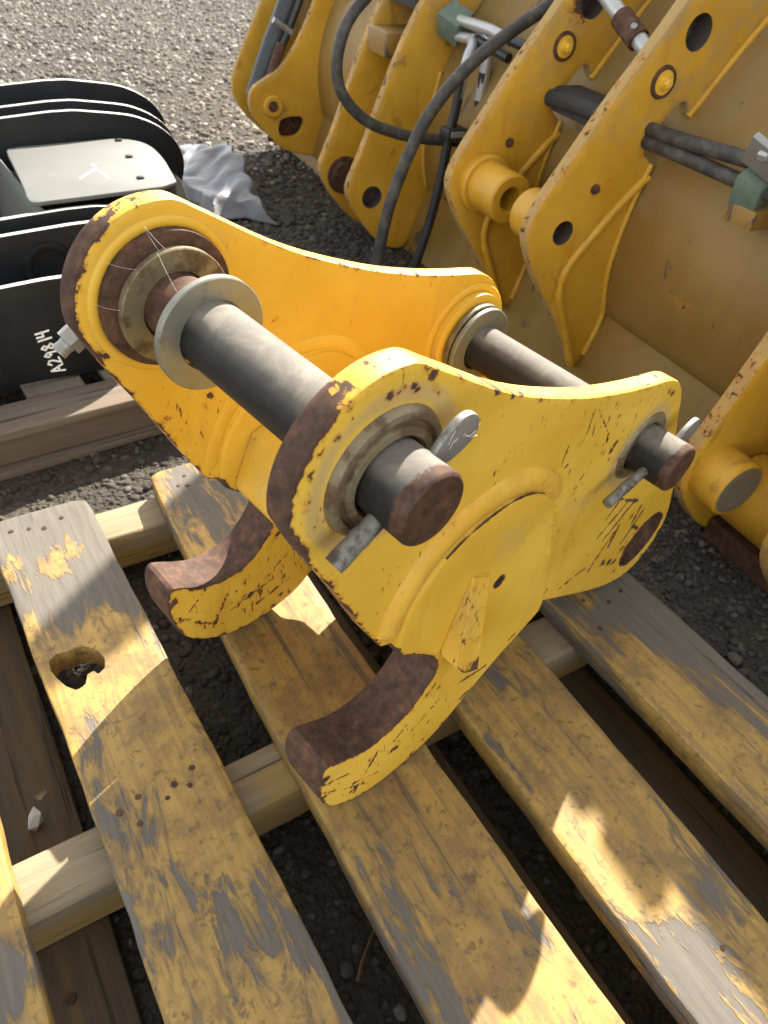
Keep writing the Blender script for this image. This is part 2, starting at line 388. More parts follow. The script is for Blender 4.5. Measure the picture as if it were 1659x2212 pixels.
# ================================================================== setting
g = obj('ground', [(-120, -120, GZ), (120, -120, GZ), (120, 120, GZ), (-120, 120, GZ)], [(0, 1, 2, 3)], M['ground'], smooth=False)
tag(g, 'compacted grey gravel yard', None, kind='structure')

# ================================================================== painted pallet
pal = empty('painted_pallet', Matrix.Translation((.4, .55, GZ)), 'worn yellow painted wooden pallet carrying the coupler', 'pallet')
def pchild(o, x=0, y=0, z=0):
    o.parent = pal; o.location = (x - .4, y - .55, z - GZ); return o
def wob(x0, x1, y0, y1, ends, amp=.0008, rc=.005):
    """ragged board outline; ends = list of (y, left, right) control edges"""
    ys = np.arange(y0 + .02, y1 - .015, .02); E_ = np.array(ends)
    o = np.argsort(E_[:, 0]); l = np.interp(ys, E_[o, 0], E_[o, 1]); r = np.interp(ys, E_[o, 0], E_[o, 2])
    ph = random.uniform(0, 9)
    f = lambda y, k: amp * (np.sin(y * 23 + ph + k) + .6 * np.sin(y * 61 + 2 * ph + k)) + RNG.normal(0, amp * .35, len(y))
    L_ = np.stack([l + f(ys, 0), ys], 1); R_ = np.stack([r + f(ys, 3), ys], 1)
    bot = np.array([[l[0] + rc, y0], [(l[0] + r[0]) / 2, y0 - .002], [r[0] - rc, y0]])
    top = np.array([[r[-1] - rc, y1], [(l[-1] + r[-1]) / 2, y1 + .002], [l[-1] + rc, y1]])
    return resample(np.vstack([bot, R_, top, L_[::-1]]), .008, True, 1)
ST = .044
Y0, Y1 = -.17, 1.222
hole1 = np.array([(-.010, .852), (.004, .862), (.022, .858), (.036, .862), (.052, .852), (.064, .838), (.068, .818), (.063, .800), (.050, .792), (.046, .803), (.036, .800), (.028, .782), (.014, .778), (.002, .792), (-.006, .812), (-.012, .834)])
slats = [
    (0, [(0, -.318, -.118), (.6, -.318, -.130), (1.2, -.315, -.135)], 'slat', ()),
    (1, [(0, -.013, .171), (.6, -.020, .160), (1.217, -.039, .146)], 'slat_peel', (resample(hole1, .006, True, 0),)),
    (2, [(0, .246, .441), (.7, .250, .436), (1.23, .277, .445)], 'slat', ()),
    (3, [(0, .516, .689), (.5, .521, .702), (1.22, .53, .715)], 'slat', ()),
    (4, [(0, .800, .993), (1.22, .801, .991)], 'slat_bare', ()),
]
NAILS = {0: [(-.2, .54), (-.26, .53)], 1: [(.012, .556), (.041, .566), (.031, .528), (.075, .545), (.108, .548), (.09, .56), (.12, .572), (.03, 1.175), (.055, 1.165), (.0, 1.182), (.09, 1.18)], 2: [(.34, 1.20), (.318, 1.175), (.335, 1.168), (.29, .54), (.40, .53)], 3: [(.56, .55), (.65, .535), (.61, .02)], 4: [(.86, .545), (.94, .53), (.90, .52), (.84, .48)]}
nail_me = None
for k, ends, mt, holes in slats:
    o = plate('slat', wob(0, 0, Y0, Y1 + (.015 if k == 2 else 0), ends), -ST, 0, M[mt], None, holes=holes, bev=.003 if k != 1 else .005, grid=.012, M_=FLAT, rims=2)
    pchild(o)
    A = (0, 1)
    if k == 1:
        paint(o, peel=lambda c: .55 * np.clip((c[:, 1] - 1.08) / .12, 0, 1) + .22 * gauss(c, (.13, 1.0), (.05, .2), A) + .16 * gauss(c, (.06, .98), (.09, .06), A) - .3 * gauss(c, (.02, .8), .07, A) - .12 * gauss(c, (.06, .45), (.1, .25), A),
              stain=lambda c: .25 * gauss(c, (.118, .553), .018, A) + .1 * gauss(c, (.05, .56), .05, A))
    elif k == 2:
        paint(o, peel=lambda c: .48 * gauss(c, (.33, 1.12), (.08, .15), A) - .18 * gauss(c, (.35, .6), (.15, .3), A) - .1 * gauss(c, (.36, .25), (.06, .25), A) + .12 * gauss(c, (.26, .3), (.02, .2), A),
              stain=lambda c: .30 * gauss(c, (.395, .255), .028, A) + .12 * gauss(c, (.33, .21), .05, A))
    elif k == 3:
        paint(o, peel=lambda c: .30 * gauss(c, (.67, .08), (.035, .07), A) + .22 * gauss(c, (.535, .33), (.018, .16), A) + .2 * gauss(c, (.53, .12), (.02, .06), A) - .16 * gauss(c, (.62, .32), (.07, .15), A) + .3 * gauss(c, (.56, .02), (.04, .06), A),
              stain=lambda c: 0 * c[:, 0])
    elif k == 4:
        paint(o, peel=lambda c: .3 * gauss(c, (.88, .52), (.12, .1), A) + .1 * gauss(c, (.95, .35), (.05, .2), A) - .2 * gauss(c, (.83, .3), (.05, .16), A), stain=lambda c: .1 * gauss(c, (.9, .5), .05, A))
    else:
        paint(o, peel=lambda c: -.05 + .3 * gauss(c, (-.2, .42), (.1, .07), A), stain=lambda c: 0 * c[:, 0])
    for (x, y) in NAILS.get(k, ()):
        if nail_me is None:
            b = bmesh.new(); bmesh.ops.create_cone(b, cap_ends=True, segments=10, radius1=.0042, radius2=.0036, depth=.002)
            nail_me = bpy.data.meshes.new('nail'); b.to_mesh(nail_me); b.free(); nail_me.materials.append(M['nail'])
        nl = bpy.data.objects.new('nail', nail_me); COL.objects.link(nl); nl.parent = o; nl.location = (x, y, .0006); s_ = random.uniform(.8, 1.3); nl.scale = (s_, s_ * random.uniform(.8, 1.2), 1)
# stringers: 4x4 timbers across, bottom boards lengthwise
def timber(name, x0, x1, y0, y1, z0, z1, mt, par, along='x', rnd=.008, amp=.0015):
    L0, L1 = (x0, x1) if along == 'x' else (y0, y1); W0, W1 = (y0, y1) if along == 'x' else (x0, x1)
    cw, cz, hw, hz = (W0 + W1) / 2, (z0 + z1) / 2, (W1 - W0) / 2, (z1 - z0) / 2
    prof = []
    for sx, sz, a0 in ((1, 1, 0), (-1, 1, 90), (-1, -1, 180), (1, -1, 270)):
        for t in (0, 30, 60, 90):
            prof.append((sx * (hw - rnd) + rnd * math.cos(rad(a0 + t)), sz * (hz - rnd) + rnd * math.sin(rad(a0 + t))))
    m = len(prof); n = max(2, int((L1 - L0) / .05)); V = []; F = []; ph = random.uniform(0, 9)
    for i in range(n + 1):
        l = L0 + (L1 - L0) * i / n; dw = amp * math.sin(l * 9 + ph); dz = amp * math.sin(l * 7 + 2 * ph)
        for w_, z_ in prof:
            jj = random.gauss(0, amp * .3); p = (l, cw + w_ + dw + jj, cz + z_ + dz) if along == 'x' else (cw + w_ + dw + jj, l, cz + z_ + dz); V.append(p)
    for i in range(n):
        for k in range(m): F.append((i * m + k, i * m + (k + 1) % m, (i + 1) * m + (k + 1) % m, (i + 1) * m + k))
    F.append(tuple(range(m))); F.append(tuple(n * m + k for k in range(m)))
    o = obj(name, V, F, mt); o.parent = par; return o
for y0 in (1.133, .492, -.14):
    o = timber('stringer', -.36, 1.0, y0, y0 + .089, -ST - .092, -ST - .002, M['stringer'], pal); pchild(o)
    paint(o, peel=lambda c: .5 * (c[:, 2] < -.06) + .35 * gauss(c, (.3, .5), (.12, .1), (0, 1)) - .15)
for x0, x1 in ((-.36, -.19), (-.185, -.042), (.335, .515), (.72, .86)):
    o = timber('bottom_board', x0, x1, -.17, 1.2, GZ + .002, GZ + .030, M['bottom'], pal, 'y', .004); pchild(o)
    for y in (.52, 1.17):
        nl = bpy.data.objects.new('nail', nail_me); COL.objects.link(nl); nl.parent = o; nl.location = ((x0 + x1) / 2, y - .1, GZ + .0315); nl.scale = (2, 2, 2)

# ================================================================== excavator coupler
yw, el = rad(101.13), rad(2.5)
Pv = Vector((math.cos(yw) * math.cos(el), math.sin(yw) * math.cos(el), math.sin(el))); Uv = Vector((math.sin(yw), -math.cos(yw), 0)); Vv = Uv.cross(Pv)
if Vv.z < 0: Vv = -Vv
CD = .3555
base = (.60, .18, -.012)
cpl = empty('excavator_coupler', frame_m(Uv, Pv, Vv, Uv * base[0] + Pv * (CD + base[1]) + Vv * base[2]), 'yellow steel excavator coupler with two pins and hooks standing on the pallet', 'coupler')
def cc(o, par=None):
    if par is None: o.parent = cpl; o.location = (-base[0], -base[1], -base[2])
    else: o.parent = par
    return o
A_ = (.343, .608); B_ = (.857, .400); HR = .099
arc = [(A_[0] + HR * math.cos(rad(t)), A_[1] + HR * math.sin(rad(t))) for t in range(188, 74, -8)]
MAIN = [(.384, .329), (.366, .358), (.349, .389), (.324, .440), (.302, .484), (.285, .514), (.271, .541), (.258, .567), (.249, .588)] + arc + \
    [(.391, .689), (.421, .671), (.450, .653), (.482, .634), (.520, .614), (.562, .595), (.606, .577), (.653, .559), (.704, .543), (.758, .528), (.814, .515), (.850, .508), (.875, .502), (.897, .490), (.915, .474), (.930, .454), (.942, .432), (.955, .407), (.975, .372), (1.005, .325), (1.05, .264), (1.087, .208), (1.118, .148), (1.136, .095), (1.133, .058), (1.117, .026), (1.092, .002), (1.058, -.006), (1.017, -.001), (.929, .040), (.84, .091), (.763, .135), (.729, .156), (.66, .23), (.56, .29), (.47, .325), (.42, .33)]
HOOK = [(.728, .151), (.708, .137), (.685, .122), (.657, .106), (.635, .091), (.609, .071), (.582, .048), (.557, .024), (.532, .004), (.501, -.006), (.472, -.0135), (.443, -.015), (.414, -.0135), (.386, -.006), (.358, .008), (.333, .028), (.314, .055), (.302, .091), (.296, .129), (.298, .156), (.307, .168), (.322, .161), (.345, .146), (.370, .134), (.395, .130), (.421, .133), (.444, .145), (.458, .159), (.471, .175), (.481, .192), (.485, .208), (.480, .230), (.468, .250), (.450, .268), (.432, .285), (.413, .299), (.399, .314), (.396, .345), (.400, .376), (.409, .396), (.419, .411), (.430, .426), (.447, .443), (.466, .455), (.487, .463), (.508, .468), (.530, .471), (.555, .471), (.582, .465), (.610, .449), (.636, .426), (.652, .404), (.666, .370), (.682, .318), (.699, .260), (.717, .200)]
mainR = resample(MAIN, .0065, True, 1); hookR = resample(HOOK, .0065, True, 1)
slot = circ((1.052, .094), .058, 30)
NEAR_P = [(.352, .687, 5), (.362, .684, 7), (.347, .685, 4), (.369, .678, 4), (.338, .686, 5), (.388, .672, 6), (.393, .667, 6), (.382, .686, 7), (.377, .695, 5), (.289, .667, 5), (.276, .661, 4), (.273, .658, 4), (.298, .688, 4), (.302, .677, 3), (.266, .645, 5), (.266, .636, 4), (.264, .615, 6), (.262, .607, 4), (.254, .612, 4), (.247, .605, 6), (.273, .585, 4), (.508, .522, 4), (.482, .563, 2.5), (.476, .636, 4), (.769, .433, 7), (.773, .443, 5), (.771, .417, 5), (.66, .459, 5), (.523, .535, 4), (.510, .526, 3), (.874, .484, 6), (.889, .474, 7), (.837, .486, 4), (.75, .494, 5), (.951, .212, 9), (.974, .115, 14), (.92, .117, 13), (.969, .092, 12), (.945, .105, 12), (.992, .107, 9), (.483, .632, 5), (.555, .595, 6), (.503, .621, 6), (.80, .525, 3), (1.10, .02, 12), (1.125, .07, 9), (.99, .05, 8), (1.0, .14, 7)]
NEAR_S = [((.871, .285), (.846, .253), 2.2), ((.903, .264), (.845, .219), 3), ((.930, .252), (.875, .201), 3.2), ((.831, .315), (.946, .247), 2.6), ((.972, .22), (.966, .186), 3.5), ((.914, .21), (.91, .165), 4), ((.973, .176), (1.026, .134), 2.5), ((.688, .53), (.739, .474), 1.2), ((.739, .474), (.751, .429), 1.6), ((.647, .5), (.647, .463), 1.3), ((.853, .15), (.782, .148), 2), ((.552, .572), (.553, .552), 1.2), ((.72, .165), (.74, .175), 4), ((.905, .20), (.87, .13), 3), ((.99, .20), (.955, .13), 3)]
HOOK_S = [((.399, .099), (.366, .027), 2.2), ((.349, .101), (.307, .123), 2), ((.337, .069), (.393, .022), 1.8), ((.381, .038), (.357, .038), 2), ((.493, .17), (.48, .155), 3), ((.616, .102), (.553, .115), 2.4), ((.585, .062), (.571, .056), 3), ((.671, .134), (.656, .129), 2), ((.33, .08), (.31, .10), 2), ((.45, .11), (.43, .09), 1.6), ((.47, .08), (.52, .12), 1.5), ((.36, .06), (.41, .03), 2)]
HOOK_P = [(.43, .067, 6), (.425, .063, 5), (.44, .061, 7), (.503, .151, 6), (.51, .109, 5), (.502, .064, 5), (.482, .0, 8), (.385, -.002, 9), (.309, .089, 8), (.308, .136, 9), (.499, .018, 6), (.34, .02, 7), (.42, -.01, 6), (.46, -.01, 6), (.54, .02, 6)]
FAR_P = [(.261, .657, 4), (.268, .568, 4), (.273, .56, 4), (.293, .5, 6), (.297, .492, 6), (.324, .459, 8), (.315, .45, 6), (.385, .472, 4), (.39, .466, 5), (.384, .452, 5), (.482, .54, 4), (.361, .469, 2.5), (.398, .454, 3), (.341, .458, 2), (.515, .607, 3), (.513, .558, 2.5), (.638, .56, 2), (.36, .44, 3), (.41, .44, 2.5), (.43, .42, 3), (.352, .40, 3)]
def wear(c, outl, P, S, edge_fn, ed=.007):
    uv = c[:, [0, 2]]; r = np.zeros(len(c))
    d = np.full(len(c), 9.)
    nb = np.roll(outl, -1, 0)
    for a, b_ in zip(outl, nb): d = np.minimum(d, seg(c, a, b_))
    e = edge_fn(uv) * np.exp(-np.maximum(d - .001, 0) / ed)
    for x, y, s in P: r = np.maximum(r, .72 * np.exp(-(((uv[:, 0] - x) ** 2 + (uv[:, 1] - y) ** 2) / (s * 1.15e-3) ** 2)))
    for hx in (slot, circ((.572, .320), .0085, 12)):
        dh = np.full(len(c), 9.)
        for a, b_ in zip(hx, np.roll(hx, -1, 0)): dh = np.minimum(dh, seg(c, a, b_))
        r = np.maximum(r, 1.1 * np.exp(-dh / .004))
    for a, b_, w_ in S: r = np.maximum(r, .80 * np.exp(-(seg(c, a, b_) / (w_ * 1.6e-3)) ** 2))
    return np.maximum(r, e)
def main_edge(uv):
    a = np.degrees(np.arctan2(uv[:, 1] - A_[1], uv[:, 0] - A_[0])) % 360; rr = np.hypot(uv[:, 0] - A_[0], uv[:, 1] - A_[1])
    head = (rr < .135) * np.clip((a - 112) / 14, 0, 1) * np.clip((232 - a) / 20, 0, 1)
    low = .60 * (uv[:, 0] < .40) * (uv[:, 1] < .56)
    topw = .36 * (uv[:, 1] > .45); endr = .80 * (uv[:, 0] > .98)
    return np.maximum.reduce([1.0 * head, low, topw, endr, .42 + 0 * a])
def hook_edge(uv):
    mouth = 1.05 * (uv[:, 0] < .49) * (uv[:, 1] > .125) * (uv[:, 1] < .325)
    tip = 1.0 * (uv[:, 0] < .318) * (uv[:, 1] < .2); under = .85 * (uv[:, 1] < .03)
    return np.maximum.reduce([mouth, tip, under, .45 * (uv[:, 1] < .2), .05 + 0 * mouth])
def dirt_fn(c):
    return .55 * np.exp(-((np.hypot(c[:, 0] - A_[0], c[:, 2] - A_[1]) - .074) / .010) ** 2) + .75 * np.exp(-((np.hypot(c[:, 0] - B_[0], c[:, 2] - B_[1]) - .052) / .016) ** 2) + .2 * gauss(c, (.75, .36), (.09, .05))
def fleck_fn(c):
    return .55 * gauss(c, (.70, .46), (.13, .09)) + .5 * gauss(c, (.27, .62), (.03, .05)) + .9 * gauss(c, (.42, .38), (.06, .10)) + .5 * gauss(c, (.80, .12), (.08, .06)) + .28
def side(depth0, depth1, P, S, near):
    o = plate('side_plate', mainR, depth0, depth1, M['coupler'], None, holes=(circ(A_, .038, 40), circ(B_, .0375, 40), slot), bev=.0035, grid=.0042 if near else .0075, rims=4)
    paint(o, rust=lambda c: wear(c, mainR, P, S, main_edge, .006 if near else .004), dirt=dirt_fn, fleck=fleck_fn if near else (lambda c: .25 + .7 * gauss(c, (.38, .45), (.07, .07)) - .5 * (c[:, 0] > .46)))
    return cc(o)
near = side(0, .028, NEAR_P, NEAR_S, True); near['label'] = 'nearer side plate with chipped paint and rusty rounded edge'
far = side(.339, .366, FAR_P, [], False); far['label'] = 'farther side plate, inner face clean yellow'
def hook(d0, d1, S, P, sc_=1.):
    o = plate('hook', hookR, d0, d1, M['coupler'], None, holes=(circ((.572, .320), .0085, 16),), bev=.004, grid=.0048, rims=6)
    paint(o, rust=lambda c: wear(c, hookR, P, S, hook_edge, .0045), dirt=lambda c: .35 * gauss(c, (.56, .40), (.05, .04)), fleck=lambda c: .2 + .85 * gauss(c, (.45, .06), (.15, .09)) + .45 * gauss(c, (.55, .2), (.06, .08)))
    return cc(o)
hk1 = hook(-.009, .060, HOOK_S, HOOK_P); hk2 = hook(.3365, .402, HOOK_S[::2] + [((.33, .10), (.36, .13), 2), ((.45, .03), (.52, .05), 2), ((.40, .05), (.48, .07), 1.6)], HOOK_P)
# weld beads between side plate and hook plate
WI = np.array([(.396, .345), (.400, .376), (.409, .396), (.419, .411), (.430, .426), (.447, .443), (.466, .455), (.487, .463), (.508, .468), (.530, .471), (.555, .471), (.582, .465), (.610, .449), (.636, .426), (.652, .404)])
def bead(name, pts2, d, w_, h_, mat, par, rip=True):
    """half-round weld bead lying on a plate face"""
    p = resample(np.array(pts2), .004, False, 2); t = np.gradient(p, axis=0); t /= np.linalg.norm(t, axis=1)[:, None]; nr = np.stack([-t[:, 1], t[:, 0]], 1)
    sgn = -1 if d[1] < d[0] else 1; V = []; F = []; K = 7; m = len(p)
    for i in range(m):
        tp = min(1, (i + 1) / 5, (m - i) / 5); rp = 1 + (.035 * math.sin(i * 1.9) + random.uniform(-.05, .05) if rip else 0)
        for k in range(K):
            a = math.pi * k / (K - 1); x = p[i] + nr[i] * math.cos(a) * w_ * .5 * tp; V.append((x[0], d[0] + sgn * (h_ * math.sin(a) * tp * rp - .001), x[1]))
    for i in range(m - 1):
        for k in range(K - 1): F.append((i * K + k, i * K + k + 1, (i + 1) * K + k + 1, (i + 1) * K + k))
    o = obj(name, V, F, mat, None, recalc=True); return cc(o, par)
off = offset(WI, 0)  # placed midway of the measured bead
mid = np.array([(.384, .345), (.387, .378), (.397, .403), (.406, .421), (.420, .441), (.441, .460), (.462, .473), (.486, .481), (.510, .486), (.532, .487), (.558, .484), (.586, .477), (.616, .458), (.640, .434), (.654, .408)])
bd = bead('weld_bead', mid, (0, -1), .036, .0105, M['weld'], near, False)
wl = tube('weld_undercut', [(x, -.0095, y) for x, y in WI[5:13]], lambda t: .0005 + .0008 * abs(math.sin(9 * t + 1.2)), M['dark_rust'], None, 6, .006, 2, jitter=.3); cc(wl, near)
paint(bd, rust=lambda c: .14 + 0 * c[:, 0], dirt=lambda c: .16 + 0 * c[:, 0], fleck=lambda c: .5 + 0 * c[:, 0])
bd2 = bead('weld_bead', [(.655, .405), (.670, .370), (.686, .318), (.703, .260), (.727, .175)], (0, -1), .010, .0085, M['bead'], near)
bead('weld_bead', mid[::-1], (.339, .33), .022, .0028, M['bead'], far)
bead('weld_bead', [(.384, .345), (.400, .40), (.415, .45), (.43, .50)], (.339, .33), .012, .0022, M['bead'], far)
# tapered wear bar on the hook
G0 = [(.506, .376), (.545, .356), (.532, .206), (.482, .246)]; gh = [.002, .003, .034, .032]
V = []
for (x, y), h in zip(G0, gh): V.append((x, -.007, y))
for (x, y), h in zip(G0, gh): V.append((x + (.002 if x < .51 else -.002), -.009 - h, y))
V.append((.500, -.007, .218)); V.append((.503, -.041, .219))
gob = obj('wear_bar', V, [(4, 5, 6, 9, 7), (0, 4, 7, 3), (1, 2, 6, 5), (0, 1, 5, 4), (3, 7, 9, 8), (8, 9, 6, 2), (0, 3, 8, 2, 1)], M['coupler'])
bm_ = bmesh.new(); bm_.from_mesh(gob.data); bmesh.ops.bevel(bm_, geom=list(bm_.edges), offset=.0025, segments=2, affect='EDGES'); bmesh.ops.triangulate(bm_, faces=bm_.faces); bmesh.ops.subdivide_edges(bm_, edges=[e for e in bm_.edges if e.calc_length() > .03], cuts=4, use_grid_fill=True); bm_.to_mesh(gob.data); bm_.free()
gob.data.polygons.foreach_set('use_smooth', [True] * len(gob.data.polygons)); gob.data.set_sharp_from_angle(angle=rad(35))
paint(gob, rust=lambda c: .95 * np.clip((.232 - c[:, 2]) / .02, 0, 1) + .28 * (c[:, 1] < -.01), fleck=lambda c: .9 + 0 * c[:, 0], dirt=lambda c: .2 + 0 * c[:, 0])
cc(gob, hk1)
# cross plate between the sides, extended into a hidden box that blocks sunlight
cx = plate('cross_plate', resample([(.412, .300), (.430, .350), (.450, .400), (.56, .395), (.68, .385), (.68, .28), (.66, .18), (.59, .15), (.515, .205), (.485, .25), (.445, .29)], .01, True, 1), .0605, .336, M['coupler'], None, bev=.003, rims=16)
paint(cx, rust=lambda c: 0 * c[:, 0], fleck=lambda c: .55 + 0 * c[:, 0], dirt=lambda c: .15 + 0 * c[:, 0]); cc(cx)
bp_ = plate('bottom_plate', resample([(.70, .185), (.84, .105), (1.00, .015), (1.03, .02), (1.02, .04), (.86, .125), (.72, .205)], .02, True, 1), .0285, .3385, M['coupler'], None, bev=.003, rims=3); cc(bp_)  # cover plate mostly out of view, added to stop light passing underneath
# pins with bosses, washers, lock pins
def torus(name, c, R_, r_, d, mat, par, sy=.6):
    pr = [(d - r_ * sy * math.sin(math.pi * k / 8), R_ + r_ * math.cos(math.pi * k / 8)) for k in range(9)]
    return cc(lathe(name, pr, c, mat, None), par)
def ringp(name, c, r0, r1, d0, d1, mat, par, bv=.0012):
    pr = [(d1, r0), (d0 + bv, r0), (d0, r0 + bv), (d0, r1 - bv), (d0 + bv, r1), (d1 - bv, r1), (d1, r1 - bv), (d1, r0)]
    return cc(lathe(name, pr, c, mat, None, 64), par)
def pin(c, r, d0, d1, rustf):
    pr = [(d0, 1e-4), (d0, r * .5), (d0, r - .003), (d0 + .0015, r - .001), (d0 + .004, r)] + [(d0 + .004 + (d1 - d0 - .008) * k / 24, r) for k in range(1, 25)] + [(d1, r - .003), (d1, 1e-4)]
    o = cc(lathe('pin', pr, c, M['pin'], None, 64)); paint(o, rust=rustf); return o
pA = pin(A_, .0355, -.058, .430, lambda c: .50 * (c[:, 1] < -.0535) + .40 * np.exp(-((c[:, 1] + .058) / .009) ** 2) + .55 * np.exp(-((c[:, 1] - .002) / .022) ** 2) + .9 * (c[:, 1] > .262) * (c[:, 1] < .34))
pB = pin(B_, .0350, -.064, .430, lambda c: .55 * (c[:, 1] < -.0595) + .38 * np.exp(-((c[:, 1] + .064) / .010) ** 2) + .6 * np.exp(-((c[:, 1] - .002) / .02) ** 2))
pA['label'] = 'thick black steel pin nearer the rounded head'; pB['label'] = 'black steel pin at the narrow rear end'
# near bushings
bs = cc(lathe('bushing', [(.002, .064), (-.004, .0625), (-.0075, .060), (-.008, .054), (-.005, .052), (-.005, .048), (-.009, .0465), (-.0095, .040), (-.006, .0375), (.01, .0375)], A_, M['washer_b'], None, 64), near); paint(bs, rust=lambda c: .16 * np.exp(-((np.hypot(c[:, 0] - A_[0], c[:, 2] - A_[1]) - .051) / .004) ** 2))
cc(lathe('bushing', [(.001, .055), (-.0035, .051), (-.004, .042), (-.002, .038), (.01, .0375)], B_, M['washer_b'], None, 64), near)
cc(lathe('rear_bore', [(.0005, .0575), (.010, .0575), (.016, .0560), (.0165, 1e-4)], (1.052, .094), M['rust'], None, 40), near)
# far bosses and washers
cc(lathe('boss', [(.341, .0735), (.328, .0728), (.327, .071), (.3275, .040)], A_, M['rust'], None, 64), far)
torus('weld_bead', A_, .078, .0060, .3395, M['bead'], far)
torus('weld_bead', B_, .082, .007, .3395, M['bead'], far)
cc(lathe('boss', [(.341, .0765), (.326, .0757), (.325, .0735), (.325, .040)], B_, M['bead'], None, 64), far)
ringp('washer', (A_[0] + .002, A_[1] - .003), .0375, .0620, .3165, .3255, M['washer_b'], pA)
ringp('washer', (A_[0] + .001, A_[1] - .002), .0362, .0598, .2500, .2590, M['washer'], pA)
ringp('washer', (B_[0], B_[1] - .002), .0362, .0660, .3120, .3200, M['washer_b'], pB)
ringp('washer', (B_[0], B_[1] - .003), .0362, .0650, .3010, .3090, M['washer'], pB)
# lock pins through the near ends: round shaft, flat rounded tab
def lock(c, dirv, dd, l0, l1, tab, r_, par):
    dv = np.array(dirv) / np.linalg.norm(dirv); nv = np.array([-dv[1], dv[0]])
    p = lambda s: (c[0] + dv[0] * s, dd, c[1] + dv[1] * s)
    o = tube('lock_pin', [p(-l0), p(-l0 * .6), p(l1)], r_, M['lockpin'], None, 14, .006, 0, jitter=.06); cc(o, par)
    out = []
    for s, h in ((l1 - .008, .006), (l1 + .002, .010), (l1 + tab * .35, .0165), (l1 + tab * .7, .0185)): out.append((s, h))
    for t in range(70, -71, -20): out.append((l1 + tab * .72 + .018 * math.cos(rad(t)), .018 * math.sin(rad(t))))
    out += [(s, -h) for s, h in ((l1 + tab * .7, .0185), (l1 + tab * .35, .0165), (l1 + .002, .010), (l1 - .008, .006))]
    pts = [(c[0] + dv[0] * s * 1 + nv[0] * h, c[1] + dv[1] * s + nv[1] * h) for s, h in out]
    tb = plate('tab', resample(pts, .003, True, 1), dd - .0045, dd + .0035, M['zinc'], None, bev=.0022); cc(tb, o)
    return o
lkA = lock((A_[0], A_[1]), (.127, .078), -.026, .084, .030, .050, .0088, pA)
lkB = lock((B_[0], B_[1]), (.10, .026), -.030, .112, .036, .050, .0075, pB)
# far end retaining bolt with hex nut
dv = np.array([-.127, -.078]); dv /= np.linalg.norm(dv)
q0 = np.array([A_[0], .392, A_[1]]); ax = np.array([dv[0], 0, dv[1]])
bt = tube('retaining_bolt', [q0 + ax * .02, q0 + ax * .118], .0088, M['zinc'], None, 16, .002, 0, jitter=.09); cc(bt, pA)
nt = tube('nut', [q0 + ax * .084, q0 + ax * .085, q0 + ax * .103, q0 + ax * .104], .0152, M['zinc'], None, 6, .02, 0); cc(nt, bt)

# ================================================================== loader bucket
yb = rad(85); Bv = Vector((math.cos(yb), math.sin(yb), 0)); Av = Vector((math.sin(yb), -math.cos(yb), 0))
bk0 = (1.6, 1.6)
bkt = empty('loader_bucket', frame_m(Av, Bv, Vector((0, 0, 1)), Av * bk0[0] + Bv * bk0[1] + Vector((0, 0, GZ))), 'large yellow loader bucket with lugs and hoses, standing behind the pallet', 'bucket')
def bb(o, par=None):
    if par is None: o.parent = bkt; o.location = (-bk0[0], -bk0[1], -GZ)
    else: o.parent = par
    return o
SK = [(1.44, GZ + .004), (1.475, -.05), (1.511, .061), (1.500, .075), (1.482, .16), (1.476, .25), (1.485, .33), (1.507, .42), (1.545, .50), (1.592, .575), (1.683, .705), (1.747, .778), (1.84, .885), (1.93, 1.0), (1.995, 1.15), (2.02, 1.35), (2.02, TOPZ)]
skr = np.vstack([resample(SK[:3], .03, False, 0), resample(SK[3:], .03, False, 2)])
bs_ = np.linspace(-1.2, 3.86, 50); V = []; F = []; n = len(skr); th_ = .03
for b_ in bs_:
    for x, z in skr: V.append((x, b_, z))
for b_ in bs_:
    for x, z in skr: V.append((x + th_, b_, z))
m = len(bs_); o1 = m * n
for i in range(m - 1):
    for k in range(n - 1):
        F.append((i * n + k, i * n + k + 1, (i + 1) * n + k + 1, (i + 1) * n + k)); F.append((o1 + i * n + k, o1 + (i + 1) * n + k, o1 + (i + 1) * n + k + 1, o1 + i * n + k + 1))
for k in range(n - 1): F.append((k, o1 + k, o1 + k + 1, k + 1)); e = (m - 1) * n; F.append((e + k, e + k + 1, o1 + e + k + 1, o1 + e + k))
for i in range(m - 1): F.append((i * n, (i + 1) * n, o1 + (i + 1) * n, o1 + i * n)); e = n - 1; F.append((i * n + e, o1 + i * n + e, o1 + (i + 1) * n + e, (i + 1) * n + e))
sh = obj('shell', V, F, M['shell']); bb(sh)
paint(sh, rust=lambda c: np.maximum.reduce([.62 * np.exp(-(seg(c, (1.18, .215), (1.10, .285), (1, 2)) / .010) ** 2)]) , dirt=lambda c: .25 * (c[:, 2] > .35) + .3 * np.clip((c[:, 2] - .5) / .4, 0, 1), fleck=lambda c: .2 + 0 * c[:, 0])
